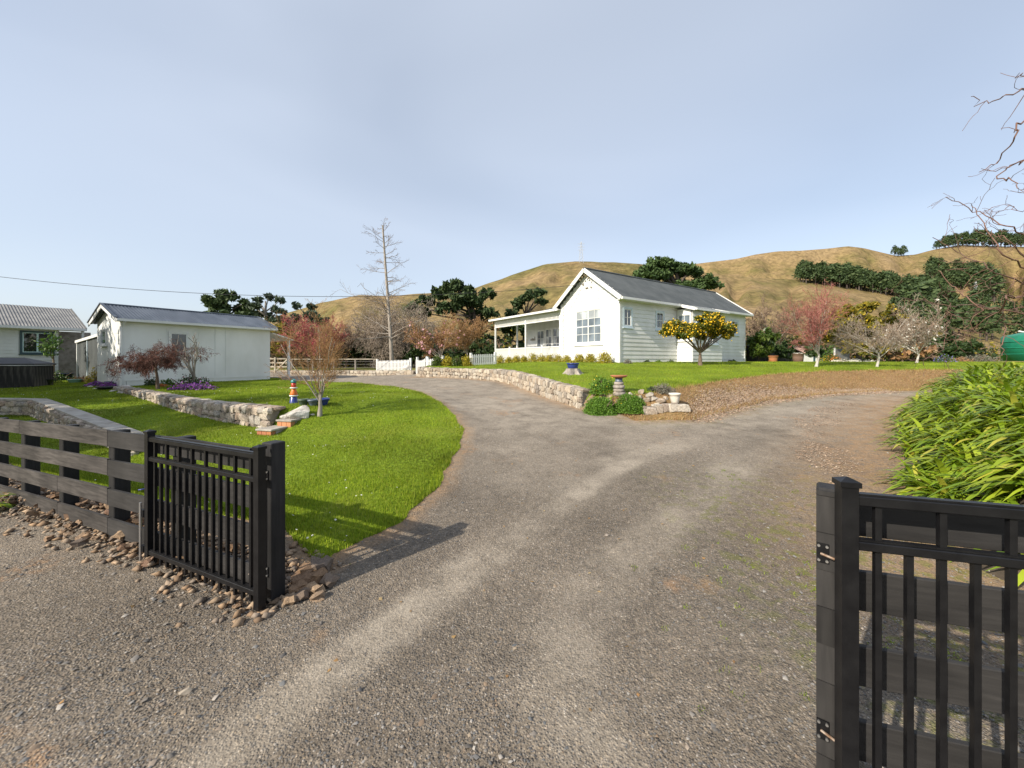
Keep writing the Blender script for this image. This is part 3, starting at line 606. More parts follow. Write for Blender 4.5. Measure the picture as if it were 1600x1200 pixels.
# right side
RD = Vector((0.958, -0.286)); RN = Vector((-0.286, -0.958)); ang_r = math.atan2(RD.y, RD.x)
R0 = Vector((1.255, 1.541))
fr = thing('rail_fence', 'black stained four rail timber fence right of the drive', 'fence', (R0.x, R0.y, 0), ang_r)
zr = [1.155, 0.874, 0.591, 0.308]
for z in zr: MB().box(0, 2.9, -.024, 0, z - .148, z, 0.003).build('rail', M['rail_dark'], fr, (.075, -.052, 0))
for t in (1.12, 2.2): MB().box(-.05, .05, -.045, .055, -.45, 1.15, .006).build('post', M['post_black'], fr, (t, 0, 0))
gp_r = thing('gate_post', 'near black timber gate post at the lower right with bolted hinges', 'post', (1.232, 1.474, 0), math.radians(-39))
MB().box(-.05, .05, -.05, .05, -.5, 1.185, .008).build('post', M['post_face'], gp_r)
for k in range(10):
    a, b = -.10 + .14 * k, -.10 + .14 * (k + 1) - .0015
    MB().box(-.0495, .05, -.054 - (.004 if k % 2 else .0), -.0505, max(a, -.1), min(b, 1.178)).build('face_board', M['post_face'], gp_r)
for z in (0.945, 0.28):
    h = MB().box(-.048, -.012, -.064, -.0585, z - .036, z + .036).build('hinge_plate', M['black_steel'], gp_r)
    MB().tube([(-.036, -.066, z - .002), (.022, -.088, z - .006)], .0052, 8).build('hinge_pin', M['rust'], h)
    for dx in (-.042, -.018):
        for dz in (-.027, .027): MB().tube([(dx, -.063, z + dz), (dx, -.069, z + dz)], .0048, 8).build('bolt', M['steel'], h)
gr_ = gate_leaf('gate_leaf', 'near black steel bar gate leaf folded against the right fence', (1.192, 1.368, 0), ang_r, 1.41, 1.195, 0.06, 15)
M['web'] = mat_plain('cobweb', (0.6, 0.6, 0.58), 0.9)

# ---- stone pieces
def stone_mesh(name, seed, sq=0.55, jit=0.13):
    r = random.Random(seed); bm = bmesh.new(); bmesh.ops.create_cube(bm, size=1.0); bmesh.ops.subdivide_edges(bm, edges=bm.edges[:], cuts=1, use_grid_fill=True)
    for v in bm.verts:
        s = v.co.normalized() * 0.5; v.co = v.co.lerp(s, sq) + Vector((r.uniform(-jit, jit), r.uniform(-jit, jit), r.uniform(-jit, jit))) * 0.5
    me = bpy.data.meshes.new(name); bm.to_mesh(me); bm.free(); return me
def stone_set(key, mat, n=9, sq=0.5, jit=0.2, base=100):
    L_ = []
    for i in range(n):
        me = stone_mesh('stone', base + i, sq, jit); me.materials.append(mat); L_.append(me)
    return L_
ST = stone_set('wall', M['stone'], 9, .42, .20); STH = stone_set('house', M['stone_house'], 9, .42, .22, 200); RB = stone_set('rubble', M['rubble'], 12, .35, .42, 300)
def stone_wall(name, label, line, zb, zt, thick, sw, sh, stones, faces=(-1,), cap=None, capmat=None, topstones=True):
    """mortared wall along a polyline: core, stones bedded in its faces, optional cap; line gives the centre"""
    w = thing(name, label, 'stone wall', (line[0][0], line[0][1], 0)); o = Vector((line[0][0], line[0][1], 0))
    dense = along(line, 0.25); core = MB(); vs = []
    nrm = []
    for i, p in enumerate(dense):
        a = Vector(dense[max(0, i - 1)]); b = Vector(dense[min(len(dense) - 1, i + 1)]); d = (b - a).normalized(); nrm.append(Vector((d.y, -d.x)))
    n = len(dense); hw = thick / 2
    for p, q in zip(dense, nrm):
        b_, t_ = zb(*p) - 0.2, zt(*p) - 0.012
        for sx, z in ((-1, b_), (1, b_), (1, t_), (-1, t_)): vs.append((p[0] + q.x * hw * sx - o.x, p[1] + q.y * hw * sx - o.y, z))
    fs = [(0, 3, 2, 1), tuple(4 * (n - 1) + k for k in (0, 1, 2, 3))]
    for i in range(n - 1):
        for k in range(4): fs.append((4 * i + k, 4 * i + (k + 1) % 4, 4 * i + 4 + (k + 1) % 4, 4 * i + 4 + k))
    core.add(vs, fs).build('mortar_core', M['mortar'], w)
    # lengths
    cum = [0.0]
    for a, b in zip(dense[:-1], dense[1:]): cum.append(cum[-1] + math.hypot(b[0] - a[0], b[1] - a[1]))
    def pos(s):
        i = min(max(int(np.searchsorted(cum, s)) - 1, 0), n - 2); f = (s - cum[i]) / max(1e-6, cum[i + 1] - cum[i])
        return (dense[i][0] + (dense[i + 1][0] - dense[i][0]) * f, dense[i][1] + (dense[i + 1][1] - dense[i][1]) * f), nrm[i]
    for side in faces:
        row = 0
        while row < 12:
            s = rnd.uniform(-.1, .05); any_ = False
            while s < cum[-1]:
                ww = sw * rnd.uniform(.6, 1.5); c = min(cum[-1] - .01, max(.01, s + ww / 2)); p, q = pos(c); b_, t_ = zb(*p), zt(*p); H = t_ - b_
                nrow = max(1, round(H / sh)); hh = H / nrow
                if row < nrow and H > .06:
                    any_ = True; z = b_ + (row + .5) * hh + rnd.uniform(-.02, .02)
                    link('stone', rnd.choice(stones), None, w, (p[0] + q.x * hw * side - o.x, p[1] + q.y * hw * side - o.y, z),
                         (rnd.uniform(-.12, .12), rnd.uniform(-.15, .15), math.atan2(-q.x, q.y) + rnd.uniform(-.15, .15) + (math.pi if rnd.random() < .5 else 0)),
                         (ww * 1.04, thick * rnd.uniform(.32, .48), hh * rnd.uniform(.95, 1.2)))
                s += ww
            if not any_: break
            row += 1
    if topstones:
        s = 0
        while s < cum[-1]:
            ww = sw * rnd.uniform(.8, 1.5); c = min(cum[-1] - .01, s + ww / 2); p, q = pos(c)
            link('stone', rnd.choice(stones), None, w, (p[0] - o.x, p[1] - o.y, zt(*p) - .01), (0, 0, math.atan2(-q.x, q.y) + rnd.uniform(-.2, .2)), (ww * 1.02, thick * .95, rnd.uniform(.06, .10))); s += ww
    if cap:
        s = 0
        while s < cum[-1] - .05:
            ww = min(cap * rnd.uniform(.8, 1.2), cum[-1] - s); (p0, q), (p1, _) = pos(s + .006), pos(s + ww - .006); a = Vector((*p0, zt(*p0))) - o; b = Vector((*p1, zt(*p1))) - o
            mb = MB(); mb.bar(a + Vector((0, 0, .025)), b + Vector((0, 0, .025)), thick * .95, .05); mb.build('cap_slab', capmat, w); s += ww
    return w
def shift(line, d):
    out = []
    for i, p in enumerate(line):
        a = Vector(line[max(0, i - 1)]); b = Vector(line[min(len(line) - 1, i + 1)]); t = (b - a).normalized(); out.append((p[0] + t.y * d, p[1] - t.x * d))
    return out
def zoff(dx, dy, c=0.0): return lambda x, y: Tz(x + dx, y + dy) + c
stone_wall('terrace_wall', 'mossy mortared stone wall holding the shed terrace above the lawn', smooth_poly(W1, 2, False), zoff(-.25, -.35, -.02), zoff(.2, .35, .03), .30, .20, .13, ST, (1,), None, None, True)
stone_wall('capped_wall', 'low stone wall with pale concrete cap behind the left fence', smooth_poly(W2[1:], 2, False), zoff(-.25, -.35, -.02), zoff(.3, .4, .03), .30, .19, .12, ST, (1,), 0.75, M['cap'], False)
stone_wall('rockery_wall', 'short dry stone rockery wall at the left edge of the picture', W2[:2], zoff(-.1, -.45, -.02), zoff(.1, .4, .03), .34, .24, .13, ST, (1,), 1.1, M['cap'], False)
stone_wall('retaining_wall', 'curved tan stone retaining wall between the drive and the house lawn', smooth_poly(W3, 2, False), lambda x, y: float(np.interp(y, GDX, GDZ)) - .02, zoff(.32, .12, .03), .30, .14, .15, STH, (1, ), None, None, True)

# ---- rubble under the fence
rb = thing('rubble_strip', 'strip of loose tan broken rocks under the left fence and gate', 'rocks', (F0.x, F0.y, 0), ang_l)
cnt = 0; spots = []
while cnt < 300:
    t = rnd.triangular(-.2, 6.6, 1.6); o = rnd.gauss(-.12, .16)
    if abs(o + .06) > .36 or (t < 0.1 and o > .05): continue
    p = fpt(t, o); s = rnd.uniform(.032, .082) * (1 - .3 * abs(o) / .5); big = max(0, .14 - .3 * abs(o + .08)) * sstep(0, 1.2, t)
    z = Tz(*p) + s * .22 + float(big) * rnd.random()
    link('stone', rnd.choice(RB), None, rb, (t, o, z), (rnd.uniform(-.6, .6), rnd.uniform(-.6, .6), rnd.uniform(0, 6.28)), (s * rnd.uniform(.9, 1.5), s * rnd.uniform(.7, 1.1), s * rnd.uniform(.5, .8))); cnt += 1
for t, o, s in ((-.10, -.26, .13), (-.19, -.17, .11), (-.1, -.12, .12), (-.22, -.28, .10), (-.02, -.36, .15), (-.28, -.12, .08), (-.14, -.02, .09), (-.05, -.2, .13), (-.17, -.08, .1), (.02, -.28, .14)):
    p = fpt(t, o); link('stone', rnd.choice(RB), None, rb, (t, o, Tz(*p) + s * .25), (rnd.uniform(-.3, .3), rnd.uniform(-.3, .3), rnd.uniform(0, 6)), (s, s * .8, s * .6))
n = 4200; tt = nrg.uniform(-.15, 7.5, n); oo = nrg.normal(-.13, .18, n); x = F0.x + FD.x * tt + FN.x * oo; y = F0.y + FD.y * tt + FN.y * oo
k = np.abs(oo + .08) < .5; tt, oo, x, y = tt[k], oo[k], x[k], y[k]; s = nrg.uniform(.012, .042, len(x)); heap = .10 * np.clip(1 - np.abs(oo + .1) / .35, 0, 1) * sstep(0, 1.2, tt)
bits('small_rubble', tt, oo, T(x, y) + s * .2 + heap * nrg.random(len(x)), s, .6, M['rubble_i'], None, rb)

# ---- walls of buildings
class Wall:
    def __init__(s, o, u, n): s.o = Vector(o); s.u = Vector(u); s.n = Vector(n)
    def p(s, u, o, z): return s.o + s.u * u + s.n * o + Vector((0, 0, z))
    def box(s, mb, u0, u1, o0, o1, z0, z1):
        return mb.add([s.p(u0, o0, z0), s.p(u1, o0, z0), s.p(u1, o1, z0), s.p(u0, o1, z0), s.p(u0, o0, z1), s.p(u1, o0, z1), s.p(u1, o1, z1), s.p(u0, o1, z1)],
                      [(0, 3, 2, 1), (4, 5, 6, 7), (0, 1, 5, 4), (1, 2, 6, 5), (2, 3, 7, 6), (3, 0, 4, 7)])
def clad(parent, W, u0, u1, z0, z1, pitch, holes, mat, clip=None, name='weatherboard'):
    z = z0
    while z < z1 - .02:
        zt = min(z + pitch, z1); a, b = u0, u1
        if clip: a, b = clip(z + pitch * .6)
        if b - a > .05:
            segs = [(a, b)]
            for h0, h1, hz0, hz1 in holes:
                if hz0 < (z + zt) / 2 < hz1:
                    segs = [q for s in segs for q in ((s[0], min(s[1], h0)), (max(s[0], h1), s[1])) if q[1] - q[0] > .01]
            for s0, s1 in segs:
                mb = MB(); mb.add([W.p(s0, 0, z), W.p(s1, 0, z), W.p(s1, .030, z), W.p(s0, .030, z), W.p(s0, 0, zt), W.p(s1, 0, zt), W.p(s1, .010, zt), W.p(s0, .010, zt)],
                       [(0, 3, 2, 1), (4, 5, 6, 7), (0, 1, 5, 4), (1, 2, 6, 5), (2, 3, 7, 6), (3, 0, 4, 7)])
                mb.build(name, mat, parent)
        z += pitch
def window(parent, W, u0, u1, z0, z1, cols, rows, trim, sash, panes, tw=.10, midc=False, midr=False, name='window', sill=True):
    mb = MB(); W.box(mb, u0 - tw, u0, 0, .045, z0 - tw, z1 + tw); W.box(mb, u1, u1 + tw, 0, .045, z0 - tw, z1 + tw); W.box(mb, u0 + .001, u1 - .001, 0, .048, z1, z1 + tw); W.box(mb, u0 + .001, u1 - .001, 0, .048, z0 - tw, z0)
    w = mb.build(name, trim, parent)
    if sill: mb = MB(); W.box(mb, u0 - tw - .03, u1 + tw + .03, 0, .085, z0 - tw - .04, z0 - tw + .005); mb.build('sill', trim, w)
    mb = MB(); f = .035
    W.box(mb, u0, u0 + f, 0, .032, z0, z1); W.box(mb, u1 - f, u1, 0, .032, z0, z1); W.box(mb, u0 + f, u1 - f, 0, .033, z0, z0 + f); W.box(mb, u0 + f, u1 - f, 0, .033, z1 - f, z1)
    cu = [u0 + f + (u1 - u0 - 2 * f) * i / cols for i in range(cols + 1)]; cz = [z0 + f + (z1 - z0 - 2 * f) * i / rows for i in range(rows + 1)]
    for i in range(1, cols):
        t = .03 if (midc and i == cols // 2) else .012; W.box(mb, cu[i] - t, cu[i] + t, 0, .028 + (.004 if t > .02 else 0), z0 + f, z1 - f)
    for i in range(1, rows):
        t = .025 if (midr and i == rows // 2) else .012; W.box(mb, u0 + f, u1 - f, 0, .026, cz[i] - t, cz[i] + t)
    mb.build('sash', sash, w)
    for i in range(cols):
        for j in range(rows):
            mb = MB(); W.box(mb, cu[i], cu[i + 1], 0, .014 + .0008 * ((i * 3 + j) % 4), cz[j], cz[j + 1]); mb.build('pane', panes(i, j), w)
    return w
def roof_sheet(pts, axis_n, pitch, amp, name, mat, parent):
    """corrugated sheet over the quad pts = eave0, eave1, ridge1, ridge0; ribs run eave to ridge"""
    e0, e1, r1, r0 = [Vector(p) for p in pts]; Lr = (e1 - e0).length; n = max(4, int(Lr / pitch * 4)); nm = (e1 - e0).cross(r0 - e0).normalized()
    if nm.z < 0: nm = -nm
    V = []
    for i in range(n + 1):
        f = i / n; a = amp * math.sin(2 * math.pi * f * Lr / pitch)
        V += [e0.lerp(e1, f) + nm * a, r0.lerp(r1, f) + nm * a, e0.lerp(e1, f) + nm * (a - .012), r0.lerp(r1, f) + nm * (a - .012)]
    fs = []
    for i in range(n):
        b = 4 * i; fs += [(b, b + 4, b + 5, b + 1), (b + 2, b + 3, b + 7, b + 6), (b, b + 2, b + 6, b + 4)]
    mb = MB(); mb.add(V, fs); o = mb.build(name, mat, parent)
    return o
def wallcore(parent, W, u0, u1, z0, z1, th, mat, name='wall', peak=None):
    mb = MB()
    if peak: pts = [W.p(u0, 0, z0), W.p(u1, 0, z0), W.p(u1, 0, z1), W.p((u0 + u1) / 2, 0, peak), W.p(u0, 0, z1)]; mb.prism(pts, W.n * -th)
    else: W.box(mb, u0, u1, -th, 0, z0, z1)
    return mb.build(name, mat, parent)

# ---- the house
HA = math.atan2(.559, .829)
hs = thing('white_house', 'white weatherboard cottage with charcoal gable roof and verandah on the raised lawn', 'house', (5.04, 18.0, 1.50), HA)
FW = Wall((0, 0, 0), (0, 1, 0), (-1, 0, 0)); SW = Wall((0, 0, 0), (1, 0, 0), (0, -1, 0))
LX, LY, EH, PK = 11.9, 4.05, 3.28, 4.78
wallcore(hs, Wall((.002, 0, 0), (0, 1, 0), (-1, 0, 0)), 0, LY, -.3, EH, .12, M['white'], peak=PK - .05)
wallcore(hs, Wall((LX, 0, 0), (0, 1, 0), (1, 0, 0)), 0, LY, -.3, EH, .12, M['white'], peak=PK - .05)
wallcore(hs, SW, .13, LX - .13, -.3, EH, .12, M['white']); wallcore(hs, Wall((0, LY, 0), (1, 0, 0), (0, 1, 0)), .13, LX - .13, -.3, EH, .12, M['white'])
def gclip(z):
    if z < EH: return (0.0, LY)
    f = (z - EH) / (PK - EH); return (LY / 2 * f, LY - LY / 2 * f)
clad(hs, FW, 0, LY, .05, PK - .1, .2, [(1.02, 2.98, .98, 2.83)], M['white'], gclip)
wz = (1.82, 2.60)
SH = [(.30, .79, *wz), (2.79, 3.32, *wz), (10.3, 11.0, *wz)]
clad(hs, SW, 0, LX, .05, EH - .02, .2, [(a - .1, b + .1, c - .1, d + .1) for a, b, c, d in SH] + [(4.53, 7.4, 0, 3.2)], M['white'])
for x, y in ((0, 0), (LX, 0), (0, LY)):
    MB().box(x - .045, x + .07, y - .045, y + .07, 0, EH - .01).build('corner_board', M['white'], hs)
window(hs, FW, 1.12, 2.88, 1.08, 2.73, 4, 4, M['white'], M['white'], lambda i, j: M['glass_blind'] if j == 3 else M['glass'], .12, True, True)
for a, b, c, d in SH: window(hs, SW, a, b, c, d, 2, 2, M['trim_blue'], M['white'], lambda i, j: M['glass_dark'])
# roof
ov, gv = .32, .30
ez = EH - ov * (PK - EH) / (LY / 2) + .06; pz = PK + .06
for yy, nm in ((-ov, 'roof'), (LY + ov, 'roof')):
    roof_sheet([(-gv, yy, ez), (LX + gv, yy, ez), (LX + gv, LY / 2, pz), (-gv, LY / 2, pz)], None, .11, .010, 'roof_slope', M['roof_house'], hs)
MB().tube([(-gv, LY / 2, pz + .01), (LX + gv, LY / 2, pz + .01)], .06, 8).build('ridge_cap', M['roof_house'], hs)
for x in (-gv - .02, LX + gv + .02):
    for yy in (-ov - .02, LY + ov + .02):
        MB().bar((x, yy, ez - .07), (x, LY / 2, pz - .07), .035, .20).build('barge_board', M['white'], hs)
for yy in (-ov, LY + ov):
    s = -1 if yy < 0 else 1
    MB().box(-gv, LX + gv, yy + (s * .02 if s > 0 else -.12), yy + (.12 if s > 0 else -.02), ez - .12, ez - .01).build('gutter', M['white'], hs)
    MB().box(-gv + .03, LX + gv - .03, min(yy, yy - s * .30), max(yy, yy - s * .30), ez - .13, ez - .10).build('soffit', M['white'], hs)
M['verdi'] = mat_plain('brown_fretwork', (0.16, 0.12, 0.06), 0.7)
for dy, dz in ((0, -.36), (-.14, -.43), (.14, -.43), (-.3, -.55), (.3, -.55)): MB().lathe([(.0, -.05), (.05, 0), (.03, .05), (0, .07)], 8, (-gv + .02, LY / 2 + dy, pz + dz)).build('gable_ornament', M['verdi'], hs)
for dy, dz in ((.32, -.78), (.0, -1.0), (-.25, -1.0), (.1, -1.0)):
    mb = MB(); mb.lathe([(.022, 0), (.028, .03), (.018, .09)], 8, (-.07, LY / 2 + dy, pz + dz)); mb.bar((-.07, LY / 2 + dy, pz + dz + .04), (-.01, LY / 2 + dy, pz + dz + .04), .015, .015); mb.build('service_bracket', M['verdi'], hs)
MB().tube([(-.06, LY - .12, EH - .2), (-.06, LY - .12, .05)], .035, 8).build('downpipe', M['white'], hs)
# side porch
PW = Wall((4.53, 0, 0), (0, -1, 0), (-1, 0, 0)); PF = Wall((4.53, -.9, 0), (1, 0, 0), (0, -1, 0)); PE = Wall((7.4, 0, 0), (0, -1, 0), (1, 0, 0))
wallcore(hs, PW, .03, .9, -.25, 2.86, .1, M['white'], 'porch_wall'); wallcore(hs, PE, .03, .9, -.25, 2.86, .1, M['white'], 'porch_wall'); wallcore(hs, PF, .0, 2.87, -.25, 2.84, .1, M['white'], 'porch_wall')
clad(hs, PW, .03, .9, .05, 1.15, .2, [], M['white']); clad(hs, PF, 0, 2.87, .05, 2.8, .2, [(.3, 1.0, 1.3, 2.4), (1.3, 2.5, 1.0, 2.4)], M['white'])
window(hs, PW, .13, .80, 1.25, 2.55, 2, 3, M['white'], M['white'], lambda i, j: M['glass'], .06); window(hs, PF, .38, .92, 1.38, 2.32, 2, 2, M['trim_blue'], M['white'], lambda i, j: M['glass_dark'], .08); window(hs, PF, 1.4, 2.4, 1.1, 2.3, 2, 2, M['trim_blue'], M['white'], lambda i, j: M['glass_dark'], .08)
roof_sheet([(4.35, -1.15, 2.84), (7.58, -1.15, 2.84), (7.58, -.05, 3.17), (4.35, -.05, 3.17)], None, .11, .01, 'porch_roof', M['roof_house'], hs)
MB().bar((4.33, -1.17, 2.79), (4.33, -.06, 3.13), .03, .15).build('porch_barge', M['white'], hs); MB().bar((7.6, -1.17, 2.79), (7.6, -.06, 3.13), .03, .15).build('porch_barge', M['white'], hs)
MB().box(4.35, 7.58, -1.26, -1.16, 2.74, 2.84).build('porch_gutter', M['white'], hs)
# rear wing and verandah
VY0, VY1, WX = LY + .1, 11.3, 2.2
WW = Wall((WX, 0, 0), (0, 1, 0), (-1, 0, 0))
wallcore(hs, WW, LY, 10.3, -.3, 3.3, .12, M['white']); wallcore(hs, Wall((WX + .12, 10.3, 0), (1, 0, 0), (0, 1, 0)), 0, 6.2, -.3, 3.3, .12, M['white'])
VH = [(8.35, 9.1, 1.1, 2.2), (7.55, 8.15, .3, 2.25), (6.7, 7.4, .3, 2.25), (5.0, 6.4, 1.1, 2.2)]
clad(hs, WW, LY + .1, 10.3, .3, 3.2, .2, [(a - .08, b + .08, c - .08, d + .08) for a, b, c, d in VH], M['white'])
for k, (a, b, c, d) in enumerate(VH): window(hs, WW, a, b, c, d, 2, 4 if c < 1 else 2, M['white'], M['white'], lambda i, j: M['glass'] if (i + j) % 3 else M['glass_blind'], .08, name='window' if c > 1 else 'glazed_door', sill=c > 1)
for k, q in enumerate((9.35, 9.5, 9.65, 9.8)):
    mb = MB(); mb.bar((WX - .03, q, 1.55), (WX - .03, q, 1.55 + (.28, .16, .2, .14)[k]), .03, .05); mb.bar((WX - .03, q - .03, 1.62), (WX - .03, q + .06, 1.62), .03, .03); mb.build('wall_ornament', M['verdi'], hs)
MB().box(.05, WX - .01, VY0, VY1, -.2, .14).build('verandah_deck', M['white'], hs)
for y in (VY0 + .12, 7.57, VY1 - .08):
    mb = MB().box(.03, .13, y - .05, y + .05, .14, 2.78, .008); pst = mb.build('verandah_post', M['white'], hs)
    MB().box(.015, .145, y - .065, y + .065, 2.42, 2.47).build('post_collar', M['white'], pst)
MB().box(1.9, 2.0, VY1 - .13, VY1 - .03, .14, 2.78, .008).build('verandah_post', M['white'], hs)
MB().box(.02, .14, VY0, VY1, 2.78, 3.0).build('verandah_beam', M['white'], hs); MB().box(.14, WX, VY1 - .13, VY1 - .02, 2.78, 3.0).build('verandah_beam', M['white'], hs)
fz0 = MB().box(.06, .10, VY0, VY1 - .1, 2.47, 2.52).build('frieze_rail', M['white'], hs); MB().box(.06, .10, VY0, VY1 - .1, 2.72, 2.775).build('frieze_rail', M['white'], hs)
slat = MB().box(.07, .09, -.03, .03, 2.52, 2.72).mesh('frieze_slat'); y = VY0 + .2
while y < VY1 - .15: link('frieze_slat', slat, M['white'], hs, (0, y, 0)); y += .115
MB().box(.045, .115, VY0 + .17, VY1 - .13, .92, .98).build('balustrade_rail', M['white'], hs); MB().box(.055, .105, VY0 + .17, VY1 - .13, .20, .25).build('balustrade_rail', M['white'], hs)
bal = MB().box(.065, .095, -.032, .032, .25, .92).mesh('baluster'); y = VY0 + .24
while y < VY1 - .15: link('baluster', bal, M['white'], hs, (0, y, 0)); y += .105
for y in (5.9, 9.4): MB().box(.03, .13, y - .05, y + .05, .14, 1.08, .008).build('newel_post', M['white'], hs)
roof_sheet([(-.22, VY0 - .05, 3.04), (-.22, VY1 + .25, 3.04), (WX + .1, VY1 + .25, 3.42), (WX + .1, VY0 - .05, 3.42)], None, .11, .01, 'verandah_roof', M['roof_house'], hs)
MB().box(-.31, -.225, VY0 - .02, VY1 + .25, 2.93, 3.05).build('verandah_gutter', M['white'], hs); MB().bar((-.3, VY1 + .27, 2.99), (WX, VY1 + .27, 3.37), .03, .16).build('verandah_barge', M['white'], hs)
wr = MB(); A = (WX - .15, 2.2, 3.36); B = (WX - .15, 10.5, 3.36); Cc = (WX + 6.5, 10.5, 3.36); Dd = (WX + 6.5, 2.2, 3.36); R0_ = (WX + 3.2, 2.2, 4.7); R1_ = (WX + 3.2, 7.2, 4.7)
wr.add([A, B, Cc, Dd, R0_, R1_], [(1, 0, 4, 5), (2, 1, 5), (3, 2, 5, 4), (0, 1, 2, 3), (0, 3, 4)]); wr.build('wing_roof', M['roof_house'], hs)

# ---- the shed
SA = math.atan2(.845, .535)
sd = thing('white_shed', 'long white sheet clad shed with slate blue iron roof at the left', 'shed', (-13.8, 13.6, .74), SA)
SX, SY, SE, SP = 4.9, 3.3, 2.42, 2.98
s1 = Wall((0, 0, 0), (1, 0, 0), (0, -1, 0)); s2 = Wall((0, 0, 0), (0, 1, 0), (-1, 0, 0))
wallcore(sd, s1, .11, SX - .11, -.3, SE, .1, M['white_shed']); wallcore(sd, Wall((0, SY, 0), (1, 0, 0), (0, 1, 0)), .11, SX - .11, -.3, SE, .1, M['white_shed'])
wallcore(sd, s2, 0, SY, -.3, SE, .1, M['white_shed'], peak=SP); wallcore(sd, Wall((SX, 0, 0), (0, 1, 0), (1, 0, 0)), 0, SY, -.3, SE, .1, M['white_shed'], peak=SP)
def panel(W, u0, u1, z0, z1, par, mat, t=.007, name='wall_panel'):
    mb = MB(); W.box(mb, u0 + .004, u1 - .004, 0, t, z0 + .004, z1 - .004); return mb.build(name, mat, par)
for a, b in ((0, 1.2), (1.2, 2.2), (2.2, 2.75), (2.75, 3.15), (3.15, SX)):
    if a == 1.2: panel(s1, a, b, .22, 1.15, sd, M['white_shed']); panel(s1, a, b, 2.05, SE - .05, sd, M['white_shed']); panel(s1, a, 1.25, 1.15, 2.05, sd, M['white_shed']); panel(s1, 1.9, b, 1.15, 2.05, sd, M['white_shed'])
    else: panel(s1, a, b, .22, 1.32, sd, M['white_shed']); panel(s1, a, b, 1.32, SE - .05, sd, M['white_shed'])
for u in (2.78, 3.15): mb = MB(); s1.box(mb, u - .02, u + .02, 0, .02, .28, SE - .06); mb.build('batten', M['white_shed'], sd)
mb = MB(); s1.box(mb, 0, SX, 0, .02, .19, .225); mb.build('base_batten', M['white_shed'], sd)
for z0, z1 in ((.1, 1.25), (1.25, 1.9), (1.9, SE)): panel(s2, 0, 1.80 if z0 == 1.25 else SY, z0, z1, sd, M['white_shed'])
MB().box(-.035, .04, -.035, .04, -.1, SE - .02).build('corner_board', M['white'], sd)
window(sd, s1, 1.32, 1.83, 1.22, 1.98, 1, 1, M['white'], M['white'], lambda i, j: M['glass_dark'], .05); window(sd, s2, 1.95, 2.65, 1.55, 2.08, 1, 1, M['white'], M['white'], lambda i, j: M['glass'], .05)
so = .22; se = SE - so * (SP - SE) / (SY / 2) + .05; sp = SP + .05
for yy in (-so, SY + so): roof_sheet([(-.2, yy, se), (SX + .2, yy, se), (SX + .2, SY / 2, sp), (-.2, SY / 2, sp)], None, .10, .011, 'roof_slope', M['roof_shed'], sd)
MB().tube([(-.2, SY / 2, sp), (SX + .2, SY / 2, sp)], .05, 8).build('ridge_cap', M['roof_shed'], sd)
for x in (-.21, SX + .21):
    for yy in (-so, SY + so): MB().bar((x, yy, se - .06), (x, SY / 2, sp - .06), .025, .14).build('barge_board', M['white'], sd); MB().bar((x, yy, se + .035), (x, SY / 2, sp + .035), .09, .03).build('barge_flashing', M['roof_shed'], sd)
MB().box(-.2, SX + .2, -so - .09, -so - .01, se - .09, se - .005).build('gutter', M['white'], sd)
MB().box(-.18, SX + .18, -so, -.01, se - .10, se - .08).build('soffit', M['white'], sd)
MB().tube([(.02, -so - .04, se - .08), (-.05, -.07, se - .28), (-.06, -.07, -.05)], .035, 8).build('downpipe', M['white'], sd)
MB().add([(SX, 0, 2.22), (SX + .95, 0, 1.95), (SX + .95, 2.6, 1.95), (SX, 2.6, 2.22), (SX, 0, 2.16), (SX + .95, 0, 1.89), (SX + .95, 2.6, 1.89), (SX, 2.6, 2.16)], [(0, 1, 2, 3), (7, 6, 5, 4), (0, 4, 5, 1), (1, 5, 6, 2), (2, 6, 7, 3), (3, 7, 4, 0)]).build('awning', M['white'], sd, (0.12, 0, 0))
MB().box(SX + .82, SX + .92, .02, .12, -.1, 1.92).build('awning_post', M['white'], sd); MB().box(SX + .82, SX + .92, 2.4, 2.5, -.1, 1.92).build('awning_post', M['white'], sd)
# grey iron lean-to against the shed
lt = thing('iron_lean_to', 'grey ribbed iron lean-to with white corner post between shed and left house', 'lean-to', (-13.8, 13.6, .74), SA)
lw = Wall((.3, SY + .06, 0), (0, 1, 0), (-1, 0, 0)); LL = 5.0
def ltop(u): return 2.02 - .24 * u / LL
mb = MB(); n = 120; V = []
for i in range(n + 1):
    u = LL * i / n; o = .014 * (1 if (i // 2) % 2 else -1); V += [lw.p(u, o, -.2), lw.p(u, o, ltop(u))]
mb.add(V, [(2 * i, 2 * i + 1, 2 * i + 3, 2 * i + 2) for i in range(n)]); mb.build('iron_wall', M['grey_iron'], lt)
mb = MB(); lw.box(mb, LL - .04, LL + .06, -.06, .05, -.2, ltop(LL)); mb.build('corner_post', M['white'], lt)
mb = MB(); lw.box(mb, 3.1, 3.19, .016, .04, -.1, ltop(3.1) - .03); mb.build('cover_strip', M['trim_blue'], lt)
MB().bar(lw.p(-.02, .06, ltop(0) + .03), lw.p(LL + .15, .06, ltop(LL) + .03), .05, .12).build('barge_board', M['white'], lt)
e0, e1 = lw.p(0, .05, ltop(0) + .08), lw.p(LL + .1, .05, ltop(LL) + .08); roof_sheet([e0, e0 + Vector((2.8, 0, .0)), e1 + Vector((2.8, 0, 0)), e1], None, .1, .012, 'lean_to_roof', M['roof_grey'], lt)
wallcore(lt, Wall((.3, SY + .06 + LL, 0), (1, 0, 0), (0, 1, 0)), .08, 2.7, -.2, 1.72, .05, M['grey_iron'], 'end_wall')
M['pale_metal'] = mat_plain('pale_wall_art', (0.5, 0.56, 0.62), .5)
art = thing('wall_art', 'pale curly metal wall art hanging on the grey iron lean-to', 'wall art', (-13.8, 13.6, .74), SA)
